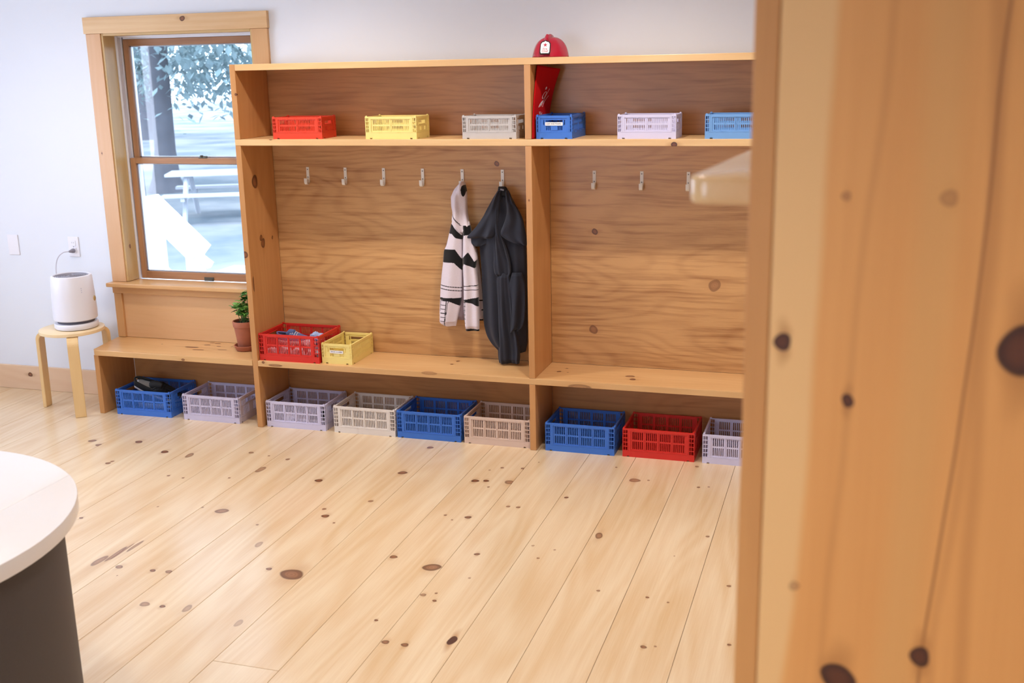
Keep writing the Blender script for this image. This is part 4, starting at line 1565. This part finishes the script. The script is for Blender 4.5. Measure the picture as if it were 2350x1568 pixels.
# ------------------------------------------------------------------ outside the window
gm_ = NT('lawn')
tc = gm_.node('ShaderNodeTexCoord')
na_ = gm_.noise(tc.outputs['Object'], .55, 4)
nb_ = gm_.noise(tc.outputs['Object'], 9, 4)
gm_.set(Base_Color=gm_.mix(gm_.rng(na_, .35, .65), gm_.mix(nb_, lin('#5A6872'), lin('#74808A')), lin('#9A9CA0')), Roughness=.95)
gr = MB().box(-60, 30, WALL+.25, 70, -.5, -.4).obj('ground', gm_.mat)
tag(gr, kind='structure')
bark = plain('bark', '#64666F', .95, noise_amt=.3, noise_scale=4)
leafm = NT('tree_leaf')
tc = leafm.node('ShaderNodeTexCoord')
nz = leafm.noise(tc.outputs['Object'], 1.1, 3)
leafm.set(Base_Color=leafm.mix(nz, lin('#8AA2A4'), lin('#AEC2C4')), Roughness=.7, Transmission_Weight=0.0)


def tree(loc, h, r, crown, nleaf, label, seed, zlow, lsize=.11):
    rn = random.Random(seed)
    o = empty('shade_tree', loc, label, 'tree', None)
    MB().tube([(0, 0, -.02), (0, 0, .25), (.03, 0, .8), (.05, .05, h*.5), (.1, .1, h)], [r*1.9, r*1.35, r, r*.85, r*.45], 14).obj('trunk', bark, o, smooth=True)
    cl = []
    for k in range(9):
        a = rn.uniform(0, 6.28)
        z = rn.uniform(h*.35, h*.9)
        ln = rn.uniform(.5, 1)*crown
        e = Vector((math.cos(a)*ln, math.sin(a)*ln, z+rn.uniform(-.2, .5)*ln*.6))
        MB().tube([(.05, .05, z), tuple(Vector((.05, .05, z)).lerp(e, .5)+Vector((0, 0, .3))), tuple(e)], [r*.4, r*.25, r*.08], 7).obj('branch', bark, o, smooth=True)
        cl.append(e)
    for k in range(26):
        a = rn.uniform(0, 6.28)
        ln = math.sqrt(rn.random())*crown
        cl.append(Vector((math.cos(a)*ln, math.sin(a)*ln, rn.uniform(zlow, h*1.2))))
    v, f = [], []
    for k in range(nleaf):
        c = rn.choice(cl)
        p = c+Vector((rn.gauss(0, .6), rn.gauss(0, .6), rn.gauss(0, .42)))
        if p.z < zlow*.6:
            continue
        rm = Matrix.Rotation(rn.uniform(0, 6.28), 3, 'Z') @ Matrix.Rotation(rn.uniform(-1.2, 1.2), 3, 'X')
        s = rn.uniform(.6, 1.3)*lsize
        b = len(v)
        for q in ((0, -s, 0), (s*.5, 0, .1*s), (0, s, 0), (-s*.5, 0, .1*s)):
            v.append(p+rm @ Vector(q))
        f.append((b, b+1, b+2, b+3))
    fo = link('foliage', mesh_from(v, f, 'foliage'), leafm.mat, o)
    fo['kind'] = 'stuff'
    return o


tb = onz(385, 440, -.4)
tree((tb[0], tb[1], -.4), 6.5, .2, 5.4, 26000, 'thick-trunked tree on the lawn seen through the window', 5, 1.4)
tree((-21.0, 29.0, -.4), 9.0, .3, 4.2, 9000, 'distant tree at the edge of the lawn behind the thick trunk', 8, 2.6, .16)
tree((-12.0, 26.5, -.4), 8.0, .22, 3.6, 8000, 'slender distant tree standing beyond the picnic table', 11, 2.6, .15)
# picnic table
pale = plain('weathered_pale_wood', '#B9BCC4', .8)
pc = onz(530, 500, -.4)
pic = empty('picnic_table', (pc[0], pc[1], -.4), 'pale wooden picnic table on the lawn outside the window', 'picnic table', rot=(0, 0, R(25)))
for k in range(4):
    MB().box(-.9, .9, -.36+k*.185, -.36+k*.185+.17, .70, .74).obj('table_board', pale, pic)
for y in (-.78, .56):
    MB().box(-.9, .9, y, y+.22, .42, .46).obj('seat_board', pale, pic)
for x in (-.6, .6):
    MB().tube([(x, -.75, 0), (x, -.2, .7)], .04, 6).obj('leg', pale, pic)
    MB().tube([(x, .75, 0), (x, .2, .7)], .04, 6).obj('leg', pale, pic)
    MB().box(x-.03, x+.03, -.76, .76, .36, .42).obj('brace', pale, pic)
# white stair railing just outside
rw = plain('railing_white', '#F4F4F6', .6)
ry = 1.9
pA, pB_, pC, pD = ony(348, 448, ry), ony(462, 560, ry), ony(372, 518, ry), ony(487, 603, ry)
ral = empty('stair_railing', (pA[0], ry, -.4), 'white wooden stair railing sloping down outside the window', 'railing')
RB = Vector(ral.location)


def bar(name, a, b, hh, ww):
    a, b = Vector(a)-RB, Vector(b)-RB
    d = (b-a)
    ang = math.atan2(d.z, d.x)
    MB().box(0, d.length, -ww/2, ww/2, -hh, 0).obj(name, rw, ral, loc=a, rot=(0, -ang, 0))


bar('handrail', pA, (pB_[0]+.03, ry, pB_[2]-.02), .13, .16)
bar('lower_rail', (pC[0]-.1, ry, pC[2]+.08), (pD[0], ry, pD[2]), .05, .05)
bar('stringer', (pA[0], ry, .52), (pD[0]+.5, ry, -.28), .25, .05)
MB().box(-.05, .05, -.05, .05, 0, pA[2]+.36).obj('post', rw, ral, loc=(.0, 0, .001))
MB().box(-.05, .05, -.05, .05, 0, pB_[2]+.33).obj('post', rw, ral, loc=(pB_[0]-.06-RB.x, 0, .001))
for i in range(3):
    MB().box(0, .3, .04, 1.0, 0, .20*(3-i)+.1).obj('step', rw, ral, loc=(i*.3, .02, .001))
